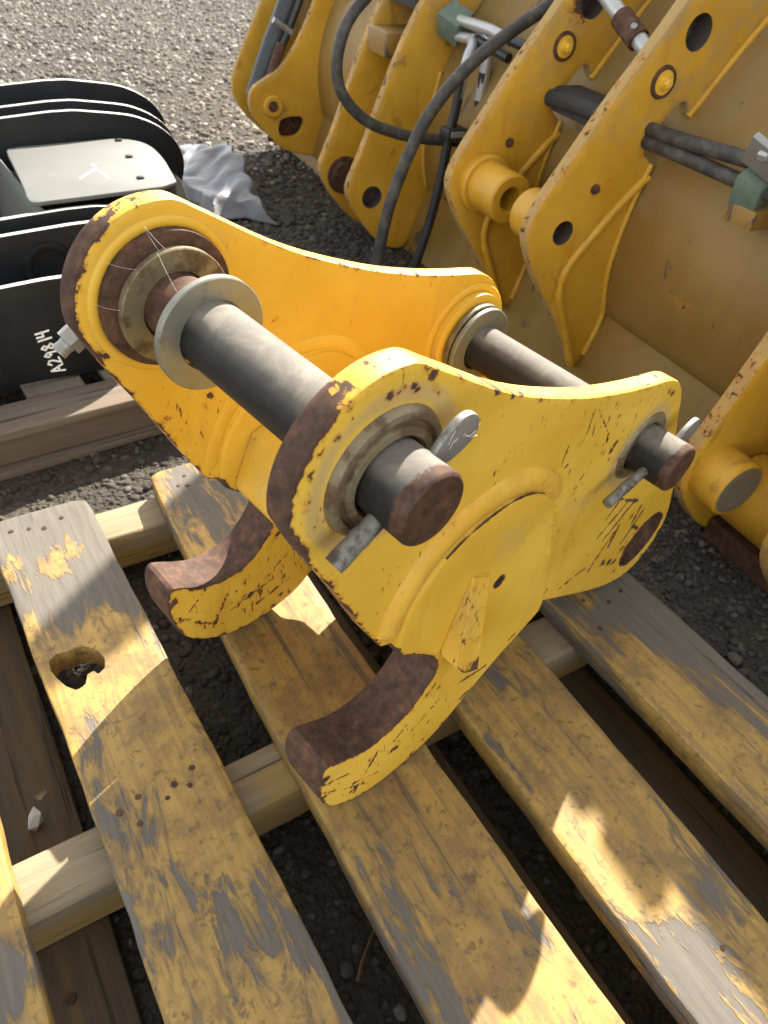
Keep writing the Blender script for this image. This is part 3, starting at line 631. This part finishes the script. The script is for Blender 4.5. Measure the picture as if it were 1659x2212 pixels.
# floor and end plates of the bucket (behind the shell)
o = plate('end_plate', resample([(1.45, GZ + .006), (1.52, .08), (1.50, .30), (1.62, .60), (1.85, .90), (2.03, 1.2), (2.04, TOPZ - .05), (2.7, .9), (3.0, GZ + .006)], .05, True, 1), 3.862, 3.89, M['bucket'], None, bev=.004); bb(o)
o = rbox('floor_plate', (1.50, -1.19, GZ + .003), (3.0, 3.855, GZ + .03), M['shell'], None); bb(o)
for y0_, y1_, z1_ in ((1.447, 1.553, 1.570), (1.5535, 1.5915, 1.545), (1.592, 3.855, 1.570)): bb(rbox('rim_shade_bar', (2.021, y0_, 1.42), (2.052, y1_, z1_), M['bucket'], None, 0))  # unseen strips added to the rim, stepped to shape its shadow on the slats
V = []; GP = [(2.42, 1.38), (2.47, 1.75), (2.53, 2.02), (2.60, 2.14), (2.66, 2.22), (2.71, 2.14), (2.70, 1.75), (2.69, 1.38)]  # unseen plate added above the rim to cast the band across the slats
for dx in (0, .02):
    for y_, z_ in GP: V.append((1.99 + dx, y_ + .055, z_ + .096))
ng = len(GP); o = obj('shade_plate', V, [tuple(range(ng)), tuple(range(2 * ng - 1, ng - 1, -1))] + [(i, (i + 1) % ng, ng + (i + 1) % ng, ng + i) for i in range(ng)], M['bucket']); bb(o)
def lug(prof, d0, d1, holes, name='lug', mat='bucket', step=.018, stain=0):
    o = plate(name, resample(prof, step, True, 1), d0, d1, M[mat], None, holes=holes, bev=.0045, grid=.02, rims=2); bb(o)
    paint(o, rust=lambda c: .42 * np.exp(-np.minimum.reduce([seg(c, prof[i], prof[i + 1]) for i in range(min(10, len(prof) - 1))]) / .008) + stain * gauss(c, (1.50, .74), (.05, .045)) + sum(.4 * gauss(c, h.mean(0), .012) for h in holes), dirt=lambda c: .25 * np.clip((c[:, 2] - .35) / .4, 0, 1) + .55 * np.exp(-np.minimum.reduce([seg(c, prof[i], prof[i + 1]) for i in range(len(prof) - 1)]) / .003), fleck=lambda c: .25 + 0 * c[:, 0])
    return o
TILT = [(1.424, -.085), (1.389, -.024), (1.292, .118), (1.223, .208), (1.186, .272), (1.168, .313), (1.171, .352), (1.198, .408), (1.253, .490), (1.331, .612), (1.410, .716), (1.470, .805), (1.56, .94), (1.66, 1.08), (1.80, 1.18), (1.98, 1.19), (1.94, 1.03), (1.85, .905), (1.752, .79), (1.690, .716), (1.600, .590), (1.584, .574), (1.574, .60), (1.560, .612), (1.536, .600), (1.500, .552), (1.474, .512), (1.474, .496), (1.490, .484), (1.510, .474), (1.518, .43), (1.505, .40), (1.470, .385), (1.425, .340), (1.385, .290), (1.345, .245), (1.318, .20), (1.320, .15), (1.355, .08), (1.405, -.02), (1.44, -.085)]
for b_ in (1.44, 1.82):
    o = lug(TILT, b_, b_ + .034, (circ((1.281, .319), .031, 28), circ((1.536, .750), .038, 28)), stain=.8 if b_ > 1.5 else 0)
    o['label'] = 'tall tilt lug with two round holes' 
    gus = lug([(1.500, .41), (1.455, .375), (1.415, .335), (1.375, .285), (1.335, .24), (1.312, .20), (1.314, .15), (1.35, .08), (1.40, -.02), (1.42, -.085), (1.46, -.105), (1.498, .0), (1.525, .061), (1.497, .15), (1.490, .25), (1.497, .33)], b_ + .006, b_ + .030, (), 'gusset')
    bead2 = [(1.515, .438), (1.49, .420), (1.455, .385), (1.415, .342), (1.375, .292), (1.335, .245), (1.315, .20), (1.316, .15), (1.35, .08), (1.40, -.02), (1.43, -.085)]
    p3 = [(x, b_ + .003, z) for x, z in bead2]
    w_ = tube('weld_bead', p3, .0125, M['bucket'], None, 8, .012, 1, jitter=.12); bb(w_, o)
    wb = [(skx, b_ + .001, skz) for skx, skz in ((1.752, .788), (1.690, .716), (1.600, .592), (1.586, .574))]
    bb(tube('weld_bead', wb, .009, M['bucket'], None, 8, .012, 1, jitter=.12), o)
    bb(tube('weld_bead', [(1.512, b_ + .001, .47), (1.492, b_ + .002, .40), (1.476, b_ + .003, .30), (1.470, b_ + .003, .2), (1.49, b_ + .004, .1), (1.505, b_ + .003, .061), (1.47, b_ + .003, -.06)], .008, M['bucket'], None, 8, .012, 1, jitter=.12), o)
    # bolts
    for (x, z, r_) in ((1.470, .652, .028), (1.347, .422, .013)):
        bt_ = lathe('bolt', [(b_ - .014, 1e-4), (b_ - .014, r_ * .5), (b_ - .006, r_ * .55), (b_ - .005, r_), (b_ + .002, r_)], (x, z), M['rust'] if r_ < .02 else M['bead'], None, 7 if r_ < .02 else 20); bb(bt_, o)
        if r_ > .02:
            bb(lathe('washer', [(b_ - .004, r_ * .9), (b_ - .007, r_ * 1.02), (b_ - .006, r_ * 1.2), (b_ + .001, r_ * 1.3)], (x, z), M['rust'], None, 24), o); bb(lathe('bolt', [(b_ - .024, 1e-4), (b_ - .024, r_ * .3), (b_ - .021, r_ * .42), (b_ - .013, r_ * .42)], (x, z), M['bead'], None, 6), o)
# tilt pin bosses facing each other
def bore(c, r_, d0, d1, par):
    bb(lathe('bore', [(d0, r_ - .0005), (d1, r_ - .0005), (d1, 1e-4)], c, M['hole'], None, 28), par)
def boss_b(c, r0, r1, d0, d1, par, mat='bucket'):
    pr = [(d1, r0), (d0 + .006, r0), (d0, r0 + .006), (d0, r1 - .005), (d0 + .005, r1), (d1, r1)]
    o = lathe('boss', pr, c, M[mat], None, 40); bb(o, par); return o
tl = [x for x in bkt.children if x.name.startswith('lug')]
boss_b((1.281, .319), .031, .066, 1.675, 1.822, tl[1], 'bucket')
boss_b((1.281, .319), .031, .080, 1.795, 1.822, tl[1], 'bucket')
boss_b((1.281, .319), .031, .064, 1.470, 1.585, tl[0], 'bucket')
for o_, b_ in ((tl[0], 1.44), (tl[1], 1.82)):
    bore((1.281, .319), .031, b_ + .001, b_ + .10, o_); bore((1.536, .750), .038, b_ + .001, b_ + .06, o_)
LIFT = [(1.375, GZ + .012), (1.308, -.117), (1.228, -.028), (1.190, .030), (1.175, .075), (1.184, .110), (1.232, .214), (1.272, .326), (1.349, .523), (1.418, .653), (1.52, .80), (1.64, .95), (1.80, 1.05), (1.96, 1.06), (1.85, .905), (1.752, .79), (1.690, .716), (1.600, .590), (1.55, .51), (1.52, .43), (1.497, .33), (1.490, .25), (1.496, .16), (1.52, .061), (1.49, -.03), (1.44, GZ + .012)]
lifts = []
for b_, c_ in ((2.75, None), (2.50, None), (.78, None), (.53, None)):
    o = lug(LIFT, b_, b_ + .034, (circ((1.279, .046), .040, 28),)); lifts.append(o); bore((1.279, .046), .040, b_ + .002, b_ + .06, o); o['label'] = 'lift arm lug with one pin hole'
    bb(tube('weld_bead', [(1.512, b_ + .002, .45), (1.492, b_ + .002, .35), (1.474, b_ + .002, .25), (1.478, b_ + .002, .16), (1.505, b_ + .002, .07)], .008, M['bucket'], None, 8, .012, 1, jitter=.12), o)
lathe_ = lathe('bushing', [(2.752, .070), (2.742, .068), (2.740, .040), (2.752, .039)], (1.279, .046), M['dark_rust'], None, 36); bb(lathe_, lifts[0])
ls = lathe('bushing', [(2.76, .052), (2.72, .05), (2.72, 1e-4)], (1.275, .05), M['dark_rust'], None, 30); bb(ls, lifts[0])
bo6 = boss_b((1.272, .055), .032, .066, .705, .782, lifts[2])
ls = lathe('bushing', [(.78, .058), (.7045, .0585), (.7035, .040), (.7055, .036), (.706, 1e-4)], (1.272, .055), M['washer'], None, 36); bb(ls, lifts[2])
# keeper stub between the lift lugs and lower rail
bb(rbox('stop_block', (1.345, 2.60, .47), (1.50, 2.749, .545), M['shell'], None, .006))
bb(rbox('stop_block', (1.41, 2.535, .62), (1.62, 2.748, .70), M['grime'], None, .006))
bb(tube('torque_tube', [(1.40, .56, -.02), (1.40, .775, -.02)], .085, M['bucket'], None, 28, .05, 0))
bb(rbox('wear_pad', (1.345, .565, GZ + .004), (1.47, .777, -.105), M['dark_rust'], None, .006))
# end cylinder group at the far corner
CY = [(1.459, .505), (1.391, .368), (1.340, .300), (1.285, .245), (1.225, .212), (1.179, .188), (1.158, .160), (1.152, .125), (1.160, .075), (1.215, .01), (1.298, -.077), (1.39, -.105), (1.50, -.12), (1.62, -.12), (1.62, .3), (1.66, .62), (1.60, .80), (1.55, .70)]
sq = resample([(1.295, .048), (1.34, .062), (1.405, .060), (1.418, .03), (1.395, -.02), (1.34, -.032), (1.295, -.022), (1.285, .01)], .01, True, 1)
o = lug(CY, 3.50, 3.53, (sq,), 'cylinder_bracket'); o['label'] = 'bracket with a squarish opening and a bolt head'
bb(rbox('backing_plate', (1.26, 3.56, -.06), (1.46, 3.575, .09), M['dark_rust'], None, .003), o)
boss_b((1.262, .105), .020, .045, 3.485, 3.502, o); bb(lathe('bolt', [(3.480, 1e-4), (3.480, .017), (3.487, .021), (3.50, .021)], (1.262, .105), M['rust'], None, 6), o)
P0 = [(1.328, .459), (1.251, .314), (1.192, .198), (1.170, .136), (1.178, .067), (1.25, -.03), (1.403, GZ + .03), (1.60, GZ + .03), (1.62, .3), (1.60, .7), (1.46, .72)]
o0 = lug(P0, 3.80, 3.83, (), 'cylinder_bracket'); o0['label'] = 'outermost curved bracket at the far corner'
cy = tube('hydraulic_cylinder', [(1.24, 3.66, .10), (1.30, 3.66, .25), (1.42, 3.66, .50), (1.56, 3.66, .80)], .052, M['hose_dark'], None, 24, .05, 1); bb(cy)
bb(tube('hydraulic_hose', [(1.27, 3.60, .13), (1.30, 3.60, .23), (1.40, 3.60, .42), (1.52, 3.60, .70)], .016, M['hose_dark'], None, 12, .04, 1))
bb(tube('hose_clamp', [(1.300, 3.58, .420), (1.345, 3.58, .395), (1.385, 3.58, .372)], .013, M['zinc'], None, 14, .01, 0))
bb(tube('pin_rod', [(1.23, 3.535, .07), (1.26, 3.535, .20), (1.32, 3.535, .34)], .022, M['rust'], None, 14, .03, 1))
# hoses and fittings
HO = M['hose']
bb(tube('hydraulic_hose', [(1.158, 2.34, .700), (1.073, 2.32, .634), (1.038, 2.30, .575), (1.028, 2.30, .514), (1.039, 2.30, .454), (1.082, 2.30, .400), (1.151, 2.30, .351), (1.244, 2.30, .321), (1.300, 2.30, .307), (1.372, 2.30, .296), (1.50, 2.28, .287)], .0175, HO, None, 16, .02, 2))
bb(tube('hydraulic_hose', [(1.66, 2.05, .76), (1.582, 2.05, .713), (1.512, 2.05, .676), (1.454, 2.05, .645), (1.340, 2.05, .574), (1.231, 2.05, .467), (1.169, 2.05, .358), (1.126, 2.05, .242), (1.103, 2.05, .160), (1.090, 2.05, .062), (1.083, 2.06, -.021), (1.09, 2.10, GZ + .02), (1.15, 2.2, GZ + .018), (1.3, 2.25, GZ + .018)], .0185, HO, None, 16, .02, 2))
bb(tube('hydraulic_hose', [(1.440, 2.25, .50), (1.433, 2.25, .401), (1.423, 2.25, .346), (1.414, 2.25, .249), (1.404, 2.25, .147), (1.382, 2.25, .018), (1.347, 2.25, -.107), (1.34, 2.25, GZ + .018)], .0165, M['hose_dark'], None, 16, .02, 2))
bb(tube('hydraulic_hose', [(1.519, 2.25, .50), (1.520, 2.25, .399), (1.516, 2.25, .342), (1.482, 2.25, .300), (1.45, 2.24, .20)], .0165, M['hose_dark'], None, 16, .02, 2))
bb(tube('hose_fitting', [(1.436, 2.25, .43), (1.444, 2.25, .50), (1.452, 2.25, .545), (1.478, 2.27, .570), (1.50, 2.32, .578)], .0165, M['fitting'], None, 12, .01, 1))
bb(tube('hose_fitting', [(1.519, 2.25, .42), (1.523, 2.25, .50), (1.526, 2.25, .545)], .019, M['fitting'], None, 8, .02, 0))
bb(tube('hose_fitting', [(1.526, 2.25, .54), (1.53, 2.25, .57), (1.52, 2.27, .60), (1.50, 2.31, .615)], .013, M['fitting'], None, 12, .01, 1))
bb(rbox('hose_clamp', (1.395, 2.215, .305), (1.47, 2.275, .345), M['hose_dark'], None, .006)); bb(rbox('hose_clamp', (1.403, 2.208, .322), (1.455, 2.214, .340), M['zinc'], None, .002))
vb = rbox('valve_block', (-.04, -.045, -.04), (.04, .045, .04), M['green'], None, .008, rot=(rad(20), rad(-28), rad(15))); vb.parent = bkt; vb.location = (1.505 - bk0[0], 2.435 - bk0[1], .60 - GZ)
bb(rbox('mounting_plate', (1.51, 2.50, .52), (1.545, 2.535, .665), M['grime'], None, .004))
for z_, p in ((.613, [(1.50, 2.40, .615), (1.50, 2.33, .617), (1.50, 2.22, .62), (1.51, 2.12, .61)]), (.572, [(1.50, 2.40, .572), (1.50, 2.34, .575), (1.50, 2.29, .582)])):
    bb(tube('hose_fitting', p, .0165, M['fitting'], None, 8, .03, 0)); bb(tube('hydraulic_hose', [p[-2], p[-1], (p[-1][0] + .02, p[-1][1] - .16, z_ - .01)], .0145, M['hose_dark'], None, 12, .02, 1))
bb(tube('hydraulic_hose', [(1.50, 1.62, .54), (1.478, 1.50, .550), (1.47, 1.42, .552), (1.462, 1.27, .563), (1.455, 1.12, .578), (1.45, 1.0, .585), (1.46, .8, .585)], .0165, HO, None, 16, .02, 2))
bb(tube('hydraulic_hose', [(1.50, 1.62, .51), (1.478, 1.50, .522), (1.468, 1.42, .526), (1.462, 1.27, .531), (1.455, 1.10, .533), (1.45, .98, .54), (1.46, .8, .54)], .0165, HO, None, 16, .02, 2))
cl = rbox('hose_clamp', (-.03, -.032, -.03), (.04, .032, .035), M['green'], None, .006, rot=(rad(10), rad(-20), rad(10))); cl.parent = bkt; cl.location = (1.452 - bk0[0], 1.085 - bk0[1], .53 - GZ)
cl = rbox('clamp_plate', (-.008, -.045, -.04), (.008, .045, .04), M['zinc'], None, .004, rot=(rad(25), rad(-35), rad(5))); cl.parent = bkt; cl.location = (1.415 - bk0[0], 1.055 - bk0[1], .60 - GZ)
bb(lathe('bolt', [(1.04, 1e-4), (1.04, .009), (1.05, .012), (1.06, .012)], (1.40, .612), M['fitting'], None, 6))
bb(rbox('clamp_foot', (1.43, 1.04, .46), (1.56, 1.12, .50), M['shell'], None, .005))
# dark hose bundle and lever rod between the tilt lugs
bb(rbox('hose_bundle', (1.455, 1.48, .50), (1.55, 1.815, .565), M['grime'], None, .016))
bb(tube('hydraulic_hose', [(1.46, 1.83, .53), (1.455, 1.70, .545), (1.46, 1.48, .54)], .022, M['grime'], None, 12, .02, 1))
bb(tube('lever_rod', [(1.50, 1.79, .80), (1.50, 1.69, .755), (1.50, 1.59, .712), (1.50, 1.54, .690)], .020, M['fitting'], None, 14, .02, 0))
bb(tube('rod_end', [(1.50, 1.665, .742), (1.50, 1.585, .708)], .027, M['rust'], None, 14, .02, 0))
bb(tube('grease_nipple', [(1.487, 1.60, .725), (1.478, 1.59, .738)], .008, M['zinc'], None, 10, .005, 0))

# ================================================================== black coupler on a weathered pallet
al = rad(3); Ev = Vector((math.cos(al), math.sin(al), 0)); Nv = Vector((-math.sin(al), math.cos(al), 0))
c20 = (.4, 2.1)
blk = empty('black_coupler', frame_m(Ev, Nv, Vector((0, 0, 1)), Ev * c20[0] + Nv * c20[1] + Vector((0, 0, -.03))), 'black plated coupler with a pale grey deck, on the weathered pallet', 'coupler')
def kk(o, par=None):
    if par is None: o.parent = blk; o.location = (-c20[0], -c20[1], .03)
    else: o.parent = par
    return o
def bplate(prof, n0, t, mat='black'):
    o = plate('side_plate', resample(prof, .02, True, 1), n0, n0 + t, M[mat], None, bev=.002); kk(o)
    # upward edge faces coloured pale to look sunlit
    me = o.data; me.materials.append(M['edge_sunlit'])
    for p in me.polygons:
        if abs(p.normal.y) < .5 and p.normal.z > .05: p.material_index = 1
    return o
REAR = [(-.5, .300), (-.1, .325), (.20, .340), (.442, .352), (.624, .362), (.72, .349), (.81, .335), (.86, .316), (.90, .293), (.935, .262), (.958, .225), (.966, .180), (.955, .130), (.92, .06), (.85, -.02), (.7, -.028), (-.5, -.028)]
for n0 in (2.475, 2.585, 2.83):
    sx = n0 / 2.45 if n0 < 2.7 else 1.135
    bplate([(.624 + (x - .624) * 1.02 + (n0 - 2.45) * .24, z) for x, z in REAR], n0, .016)
FRONT = [(-.5, .235), (.0, .247), (.28, .256), (.50, .262), (.58, .250), (.64, .225), (.67, .18), (.67, .10), (.62, .02), (.52, -.028), (-.5, -.028)]
f1 = bplate(FRONT, 1.895, .016); f2 = bplate([(x + .015, z + .004) for x, z in FRONT], 1.985, .016)
TXT = [(-.5, .205), (.0, .214), (.225, .223), (.351, .226), (.45, .215), (.52, .18), (.54, .10), (.50, .0), (.45, -.028), (.36, -.028), (.293, -.022), (.165, -.016), (.05, -.028), (-.5, -.028)]
tp = bplate(TXT, 1.70, .016); tp['label'] = 'front plate marked A29814 in white paint pen'
# ring boss on the second plate, yellow smear plate
kk(lathe('boss', [(1.895, .062), (1.886, .060), (1.884, .052), (1.886, .045), (1.895, .044)], (.375, .168), M['black'], None, 36), f1)
# grey deck
GD = resample([(.447, 2.447), (.55, 2.447), (.70, 2.447), (.752, 2.440), (.795, 2.415), (.818, 2.375), (.824, 2.32), (.815, 2.22), (.79, 2.10), (.768, 2.004), (.60, 2.004), (.47, 2.004), (.43, 2.006), (.395, 2.004), (.385, 2.03), (.400, 2.12), (.420, 2.30), (.432, 2.42)], .015, True, 1)
dk = plate('deck_plate', GD, .272, .284, M['deck'], None, bev=.004, M_=FLAT); kk(dk)
sk_ = plate('deck_skirt', resample([(.370, .03), (.400, .272), (.416, .272), (.386, .03)], .02, True, 0), 2.01, 2.44, M['deck'], None, bev=.002); kk(sk_)
sk_ = plate('deck_skirt', resample([(.800, .10), (.796, .273), (.812, .270), (.856, .10)], .02, True, 0), 2.10, 2.40, M['deck'], None, bev=.002); kk(sk_)
kk(tube('tie_bar', [(.44, 2.002, .19), (.44, 2.45, .19)], .03, M['deck'], None, 16, .1, 0))
for (x, y) in ((.728, 2.261), (.693, 2.082), (.752, 2.415)):
    kk(rbox('deck_bolt', (x - .009, y - .009, .2835), (x + .009, y + .009, .289), M['black'], None, .003), dk)
def strokes(name, segs, wid, fn, par):
    V = []; F = []
    for s_ in segs:
        for a, b_ in zip(s_[:-1], s_[1:]):
            a = np.array(a); b_ = np.array(b_); t = b_ - a; t = t / (np.linalg.norm(t) + 1e-9); nn = np.array([-t[1], t[0]]) * wid / 2; a2 = a - t * wid * .4; b2 = b_ + t * wid * .4
            k = len(V)
            for q, hh in ((a2 - nn, 0), (a2 + nn, 0), (b2 + nn, 0), (b2 - nn, 0), (a2 - nn, 1), (a2 + nn, 1), (b2 + nn, 1), (b2 - nn, 1)): V.append(fn(q, hh))
            F += [(k, k + 1, k + 2, k + 3), (k + 4, k + 5, k + 6, k + 7), (k, k + 1, k + 5, k + 4), (k + 1, k + 2, k + 6, k + 5), (k + 2, k + 3, k + 7, k + 6), (k + 3, k, k + 4, k + 7)]
    return kk(obj(name, V, F, M['chalk'], None, smooth=False), par)
strokes('chalk_mark', [[(.613, 2.228), (.610, 2.195), (.616, 2.107)], [(.610, 2.195), (.548, 2.132)]], .006, lambda q, h: (q[0], q[1], .2842 + .0008 * h), dk)
GL = {'A': [[(0, 0), (.35, 1), (.75, 0)], [(.12, .38), (.62, .38)]], '2': [[(.05, .8), (.25, 1), (.55, .85), (.5, .55), (.05, .02), (.65, .08)]], '9': [[(.55, .75), (.3, 1), (.08, .75), (.28, .5), (.55, .72), (.5, .05)]], '8': [[(.33, .52), (.08, .75), (.33, 1), (.55, .77), (.33, .52), (.05, .25), (.33, 0), (.62, .25), (.33, .52)]], '1': [[(.3, 1), (.3, 0)]], '4': [[(.1, 1), (.05, .5), (.55, .5)], [(.5, 1), (.5, 0)]]}
segs = []; cur = 0
for ch, adv in (('A', .95), ('2', .9), ('9', .85), ('8', .9), ('1', .6), ('4', .8)):
    for s_ in GL[ch]:
        # text runs upward, letter tops toward the left
        q = []
        for x, y in s_:
            along = (cur + x) * .0245; hgt = y * .030
            q.append((.318 - hgt - along * .14, -.004 + along * .95 - hgt * .12))
        segs.append(q)
    cur += adv
strokes('painted_marking', segs, .0042, lambda q, h: (q[0], 1.6994 - .0007 * h, q[1]), tp)

wp = empty('weathered_pallet', frame_m(Ev, Nv, Vector((0, 0, 1)), Ev * .2 + Nv * 2.1 + Vector((0, 0, GZ))), 'grey weathered wooden pallet under the black coupler', 'pallet')
def ww(o): o.parent = wp; o.location = (-.2, -2.1, -GZ); return o
for y0 in (1.58, 2.15, 2.72): ww(timber('stringer', -.75, .66, y0, y0 + .06, GZ + .024, -.056, M['greywood'], wp))
for y0, wd_ in ((1.545, .115), (2.80, .1)): ww(timber('lead_board', -.75, .67, y0, y0 + wd_, -.055, -.033, M['greywood'], wp, 'x', .004))
ww(timber('bottom_board', -.75, .66, 1.56, 1.66, GZ + .002, GZ + .023, M['greywood'], wp, 'x', .004))
for x0, x1 in ((-.72, -.56), (-.50, -.35), (-.28, -.10), (-.05, .12), (.215, .35), (.40, .53), (.57, .66)): ww(timber('deck_board', x0, x1, 1.662, 2.80, -.0545, -.0315, M['greywood_y'], wp, 'y', .004))

# ================================================================== crumpled plastic sheet
nx, ny = 46, 70; V = []; F = []
rs = np.random.default_rng(9); ph = rs.uniform(0, 6.28, (14, 1)); kd = rs.normal(0, 11, (14, 2)); am = rs.uniform(.3, 1, 14) * .016
for j in range(ny):
    for i in range(nx):
        s, t = i / (nx - 1), j / (ny - 1)
        x = 1.03 + .27 * s + .16 * t - .06 * math.sin(3 * t) + .02 * math.sin(9 * t + 4 * s); y = 2.80 + .82 * t + .06 * math.sin(5 * s)
        hgt = sum(am[k] * abs(math.sin(kd[k, 0] * x + kd[k, 1] * y + ph[k, 0])) for k in range(14)); ed = min(s, 1 - s, t, 1 - t)
        hump = .11 * math.exp(-(((x - 1.34) / .13) ** 2 + ((y - 3.3) / .22) ** 2))
        V.append((x + .012 * math.sin(40 * y), y + .012 * math.sin(37 * x), GZ + .006 + (hgt * .7 + hump * .7) * min(1, ed * 9 + .15)))
for j in range(ny - 1):
    for i in range(nx - 1): F.append((j * nx + i, j * nx + i + 1, (j + 1) * nx + i + 1, (j + 1) * nx + i))
me = obj('plastic_sheet', V, F, M['sheet'], recalc=False)
md = me.modifiers.new('thickness', 'SOLIDIFY'); md.thickness = .003
tag(me, 'crumpled dirty white plastic sheet lying on the gravel', 'sheet')

# ================================================================== cobwebs between washers
rs = np.random.default_rng(3)
def cp(u_, v_, d): return (u_, d, v_)
web = bpy.data.objects.new('cobweb', None); COL.objects.link(web); web.matrix_world = cpl.matrix_world.copy()
tag(web, 'thin cobweb strands strung over the pins and lock pins', 'cobweb')
def strand(a, b_, sag=.003, r_=.00009):
    a, b_ = np.array(a), np.array(b_); mid_ = (a + b_) / 2 + np.array([0, 0, -sag])
    o = tube('strand', [a, mid_, b_], r_, M['web'], None, 4, .008, 1); o.parent = web; o.location = (-base[0], -base[1], -base[2])
for k in range(4):
    t0 = rad(rs.uniform(95, 185)); t1 = t0 + rad(rs.uniform(-14, 14))
    strand((A_[0] + .083 * math.cos(t0), .33, A_[1] + .083 * math.sin(t0)), (A_[0] + .061 * math.cos(t1), .317, A_[1] + .061 * math.sin(t1)), .002, .00008)
for k in range(1):
    t0 = rad(rs.uniform(60, 120)); strand((A_[0] + .062 * math.cos(t0), .317, A_[1] + .062 * math.sin(t0)), (A_[0] + .058 * math.cos(t0 + .3), .258, A_[1] + .058 * math.sin(t0 + .3)), .002)
for k in range(7):
    e1 = np.array([A_[0] + .127 / .149 * rs.uniform(.04, .085) + rs.uniform(-.008, .008), -.031, A_[1] + .078 / .149 * rs.uniform(.04, .085) + rs.uniform(-.008, .008)])
    strand(e1, e1 + np.array([rs.uniform(-.02, .025), rs.uniform(-.002, .004), rs.uniform(-.03, .012)]), .004, .0002)
for k in range(3): strand((A_[0] + .07, -.03, A_[1] + .035), (A_[0] + .06 + .012 * k, -.004, A_[1] - .01 - .01 * k), .002, .00015)

# ================================================================== gravel stones (uncountable)
PHI = (1 + 5 ** .5) / 2
IV = np.array([(-1, PHI, 0), (1, PHI, 0), (-1, -PHI, 0), (1, -PHI, 0), (0, -1, PHI), (0, 1, PHI), (0, -1, -PHI), (0, 1, -PHI), (PHI, 0, -1), (PHI, 0, 1), (-PHI, 0, -1), (-PHI, 0, 1)]) / 1.902
IF = np.array([(0, 11, 5), (0, 5, 1), (0, 1, 7), (0, 7, 10), (0, 10, 11), (1, 5, 9), (5, 11, 4), (11, 10, 2), (10, 7, 6), (7, 1, 8), (3, 9, 4), (3, 4, 2), (3, 2, 6), (3, 6, 8), (3, 8, 9), (4, 9, 5), (2, 4, 11), (6, 2, 10), (8, 6, 7), (9, 8, 1)])
def stones(n, box, smin, smax, seed):
    r = np.random.default_rng(seed); n = int(n)
    pos = np.stack([r.uniform(box[0], box[1], n), r.uniform(box[2], box[3], n)], 1)
    s = smin * (smax / smin) ** (r.random(n) ** 2.2)
    sc3 = s[:, None] * r.uniform(.6, 1.25, (n, 3)); sc3[:, 2] *= .75
    Vx = IV[None] * (1 + r.uniform(-.28, .28, (n, 12, 1)))
    Vx = Vx * sc3[:, None, :]
    a = r.uniform(0, 6.28, n); b_ = r.uniform(-.5, .5, n)
    cz, sz, cb, sb = np.cos(a), np.sin(a), np.cos(b_), np.sin(b_)
    x, y, z = Vx[..., 0], Vx[..., 1], Vx[..., 2]
    y2, z2 = y * cb[:, None] - z * sb[:, None], y * sb[:, None] + z * cb[:, None]
    X = x * cz[:, None] - y2 * sz[:, None] + pos[:, :1]; Y = x * sz[:, None] + y2 * cz[:, None] + pos[:, 1:]; Z = z2 + GZ + sc3[:, 2:3] * r.uniform(-.35, .45, (n, 1))
    return np.stack([X, Y, Z], -1), np.clip(r.normal(.76 if box[3] > 4 else .17, .16, n) + .25 * (r.random(n) > .96), 0, 1)  # far stones tinted pale as sunlit, near ones dark as shaded
PV = []; PT = []
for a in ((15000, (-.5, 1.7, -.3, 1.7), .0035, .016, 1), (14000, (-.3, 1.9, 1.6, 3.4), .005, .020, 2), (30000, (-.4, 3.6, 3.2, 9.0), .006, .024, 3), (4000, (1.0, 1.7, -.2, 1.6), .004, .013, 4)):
    v_, t_ = stones(*a); PV.append(v_); PT.append(t_)
PV = np.concatenate(PV); PT = np.concatenate(PT); ns = len(PV)
me = bpy.data.meshes.new('gravel'); me.vertices.add(ns * 12); me.vertices.foreach_set('co', PV.reshape(-1).astype(np.float32))
fc = (IF[None] + 12 * np.arange(ns)[:, None, None]).reshape(-1).astype(np.int32); nf = ns * 20
me.loops.add(nf * 3); me.loops.foreach_set('vertex_index', fc); me.polygons.add(nf)
me.polygons.foreach_set('loop_start', np.arange(0, nf * 3, 3, dtype=np.int32)); me.polygons.foreach_set('loop_total', np.full(nf, 3, dtype=np.int32))
me.update(calc_edges=True); me.validate()
at = me.attributes.new('tint', 'FLOAT', 'POINT'); at.data.foreach_set('value', np.repeat(PT, 12).astype(np.float32))
me.materials.append(M['stone']); o = bpy.data.objects.new('gravel', me); COL.objects.link(o)
tag(o, 'loose grey gravel stones covering the yard', None, kind='stuff')

# ================================================================== loose bits under the pallet
tw = tube('twig', [(.222, .255, GZ + .010), (.245, .278, GZ + .012), (.268, .294, GZ + .009), (.298, .318, GZ + .012)], lambda t: .0028 - .0014 * t, mat_plain('twig_bark', (.14, .07, .03), .8, 0, .4, 60), None, 8, .006, 1, jitter=.15)
tag(tw, 'thin brown twig on the shaded gravel under the pallet', 'twig')
v_, _t = stones(1, (-.097, -.0969, .678, .6781), .017, .0171, 21); v_ = v_[0]; v_[:, 2] += (GZ + .0305) - v_[:, 2].min()
pb = obj('pebble', v_, [tuple(f) for f in IF], mat_plain('pale_pebble', (.42, .41, .38), .85, 0, .2, 60, .3), smooth=False)
tag(pb, 'pale pebble on the dark bottom board left of the knot-holed slat', 'stone')
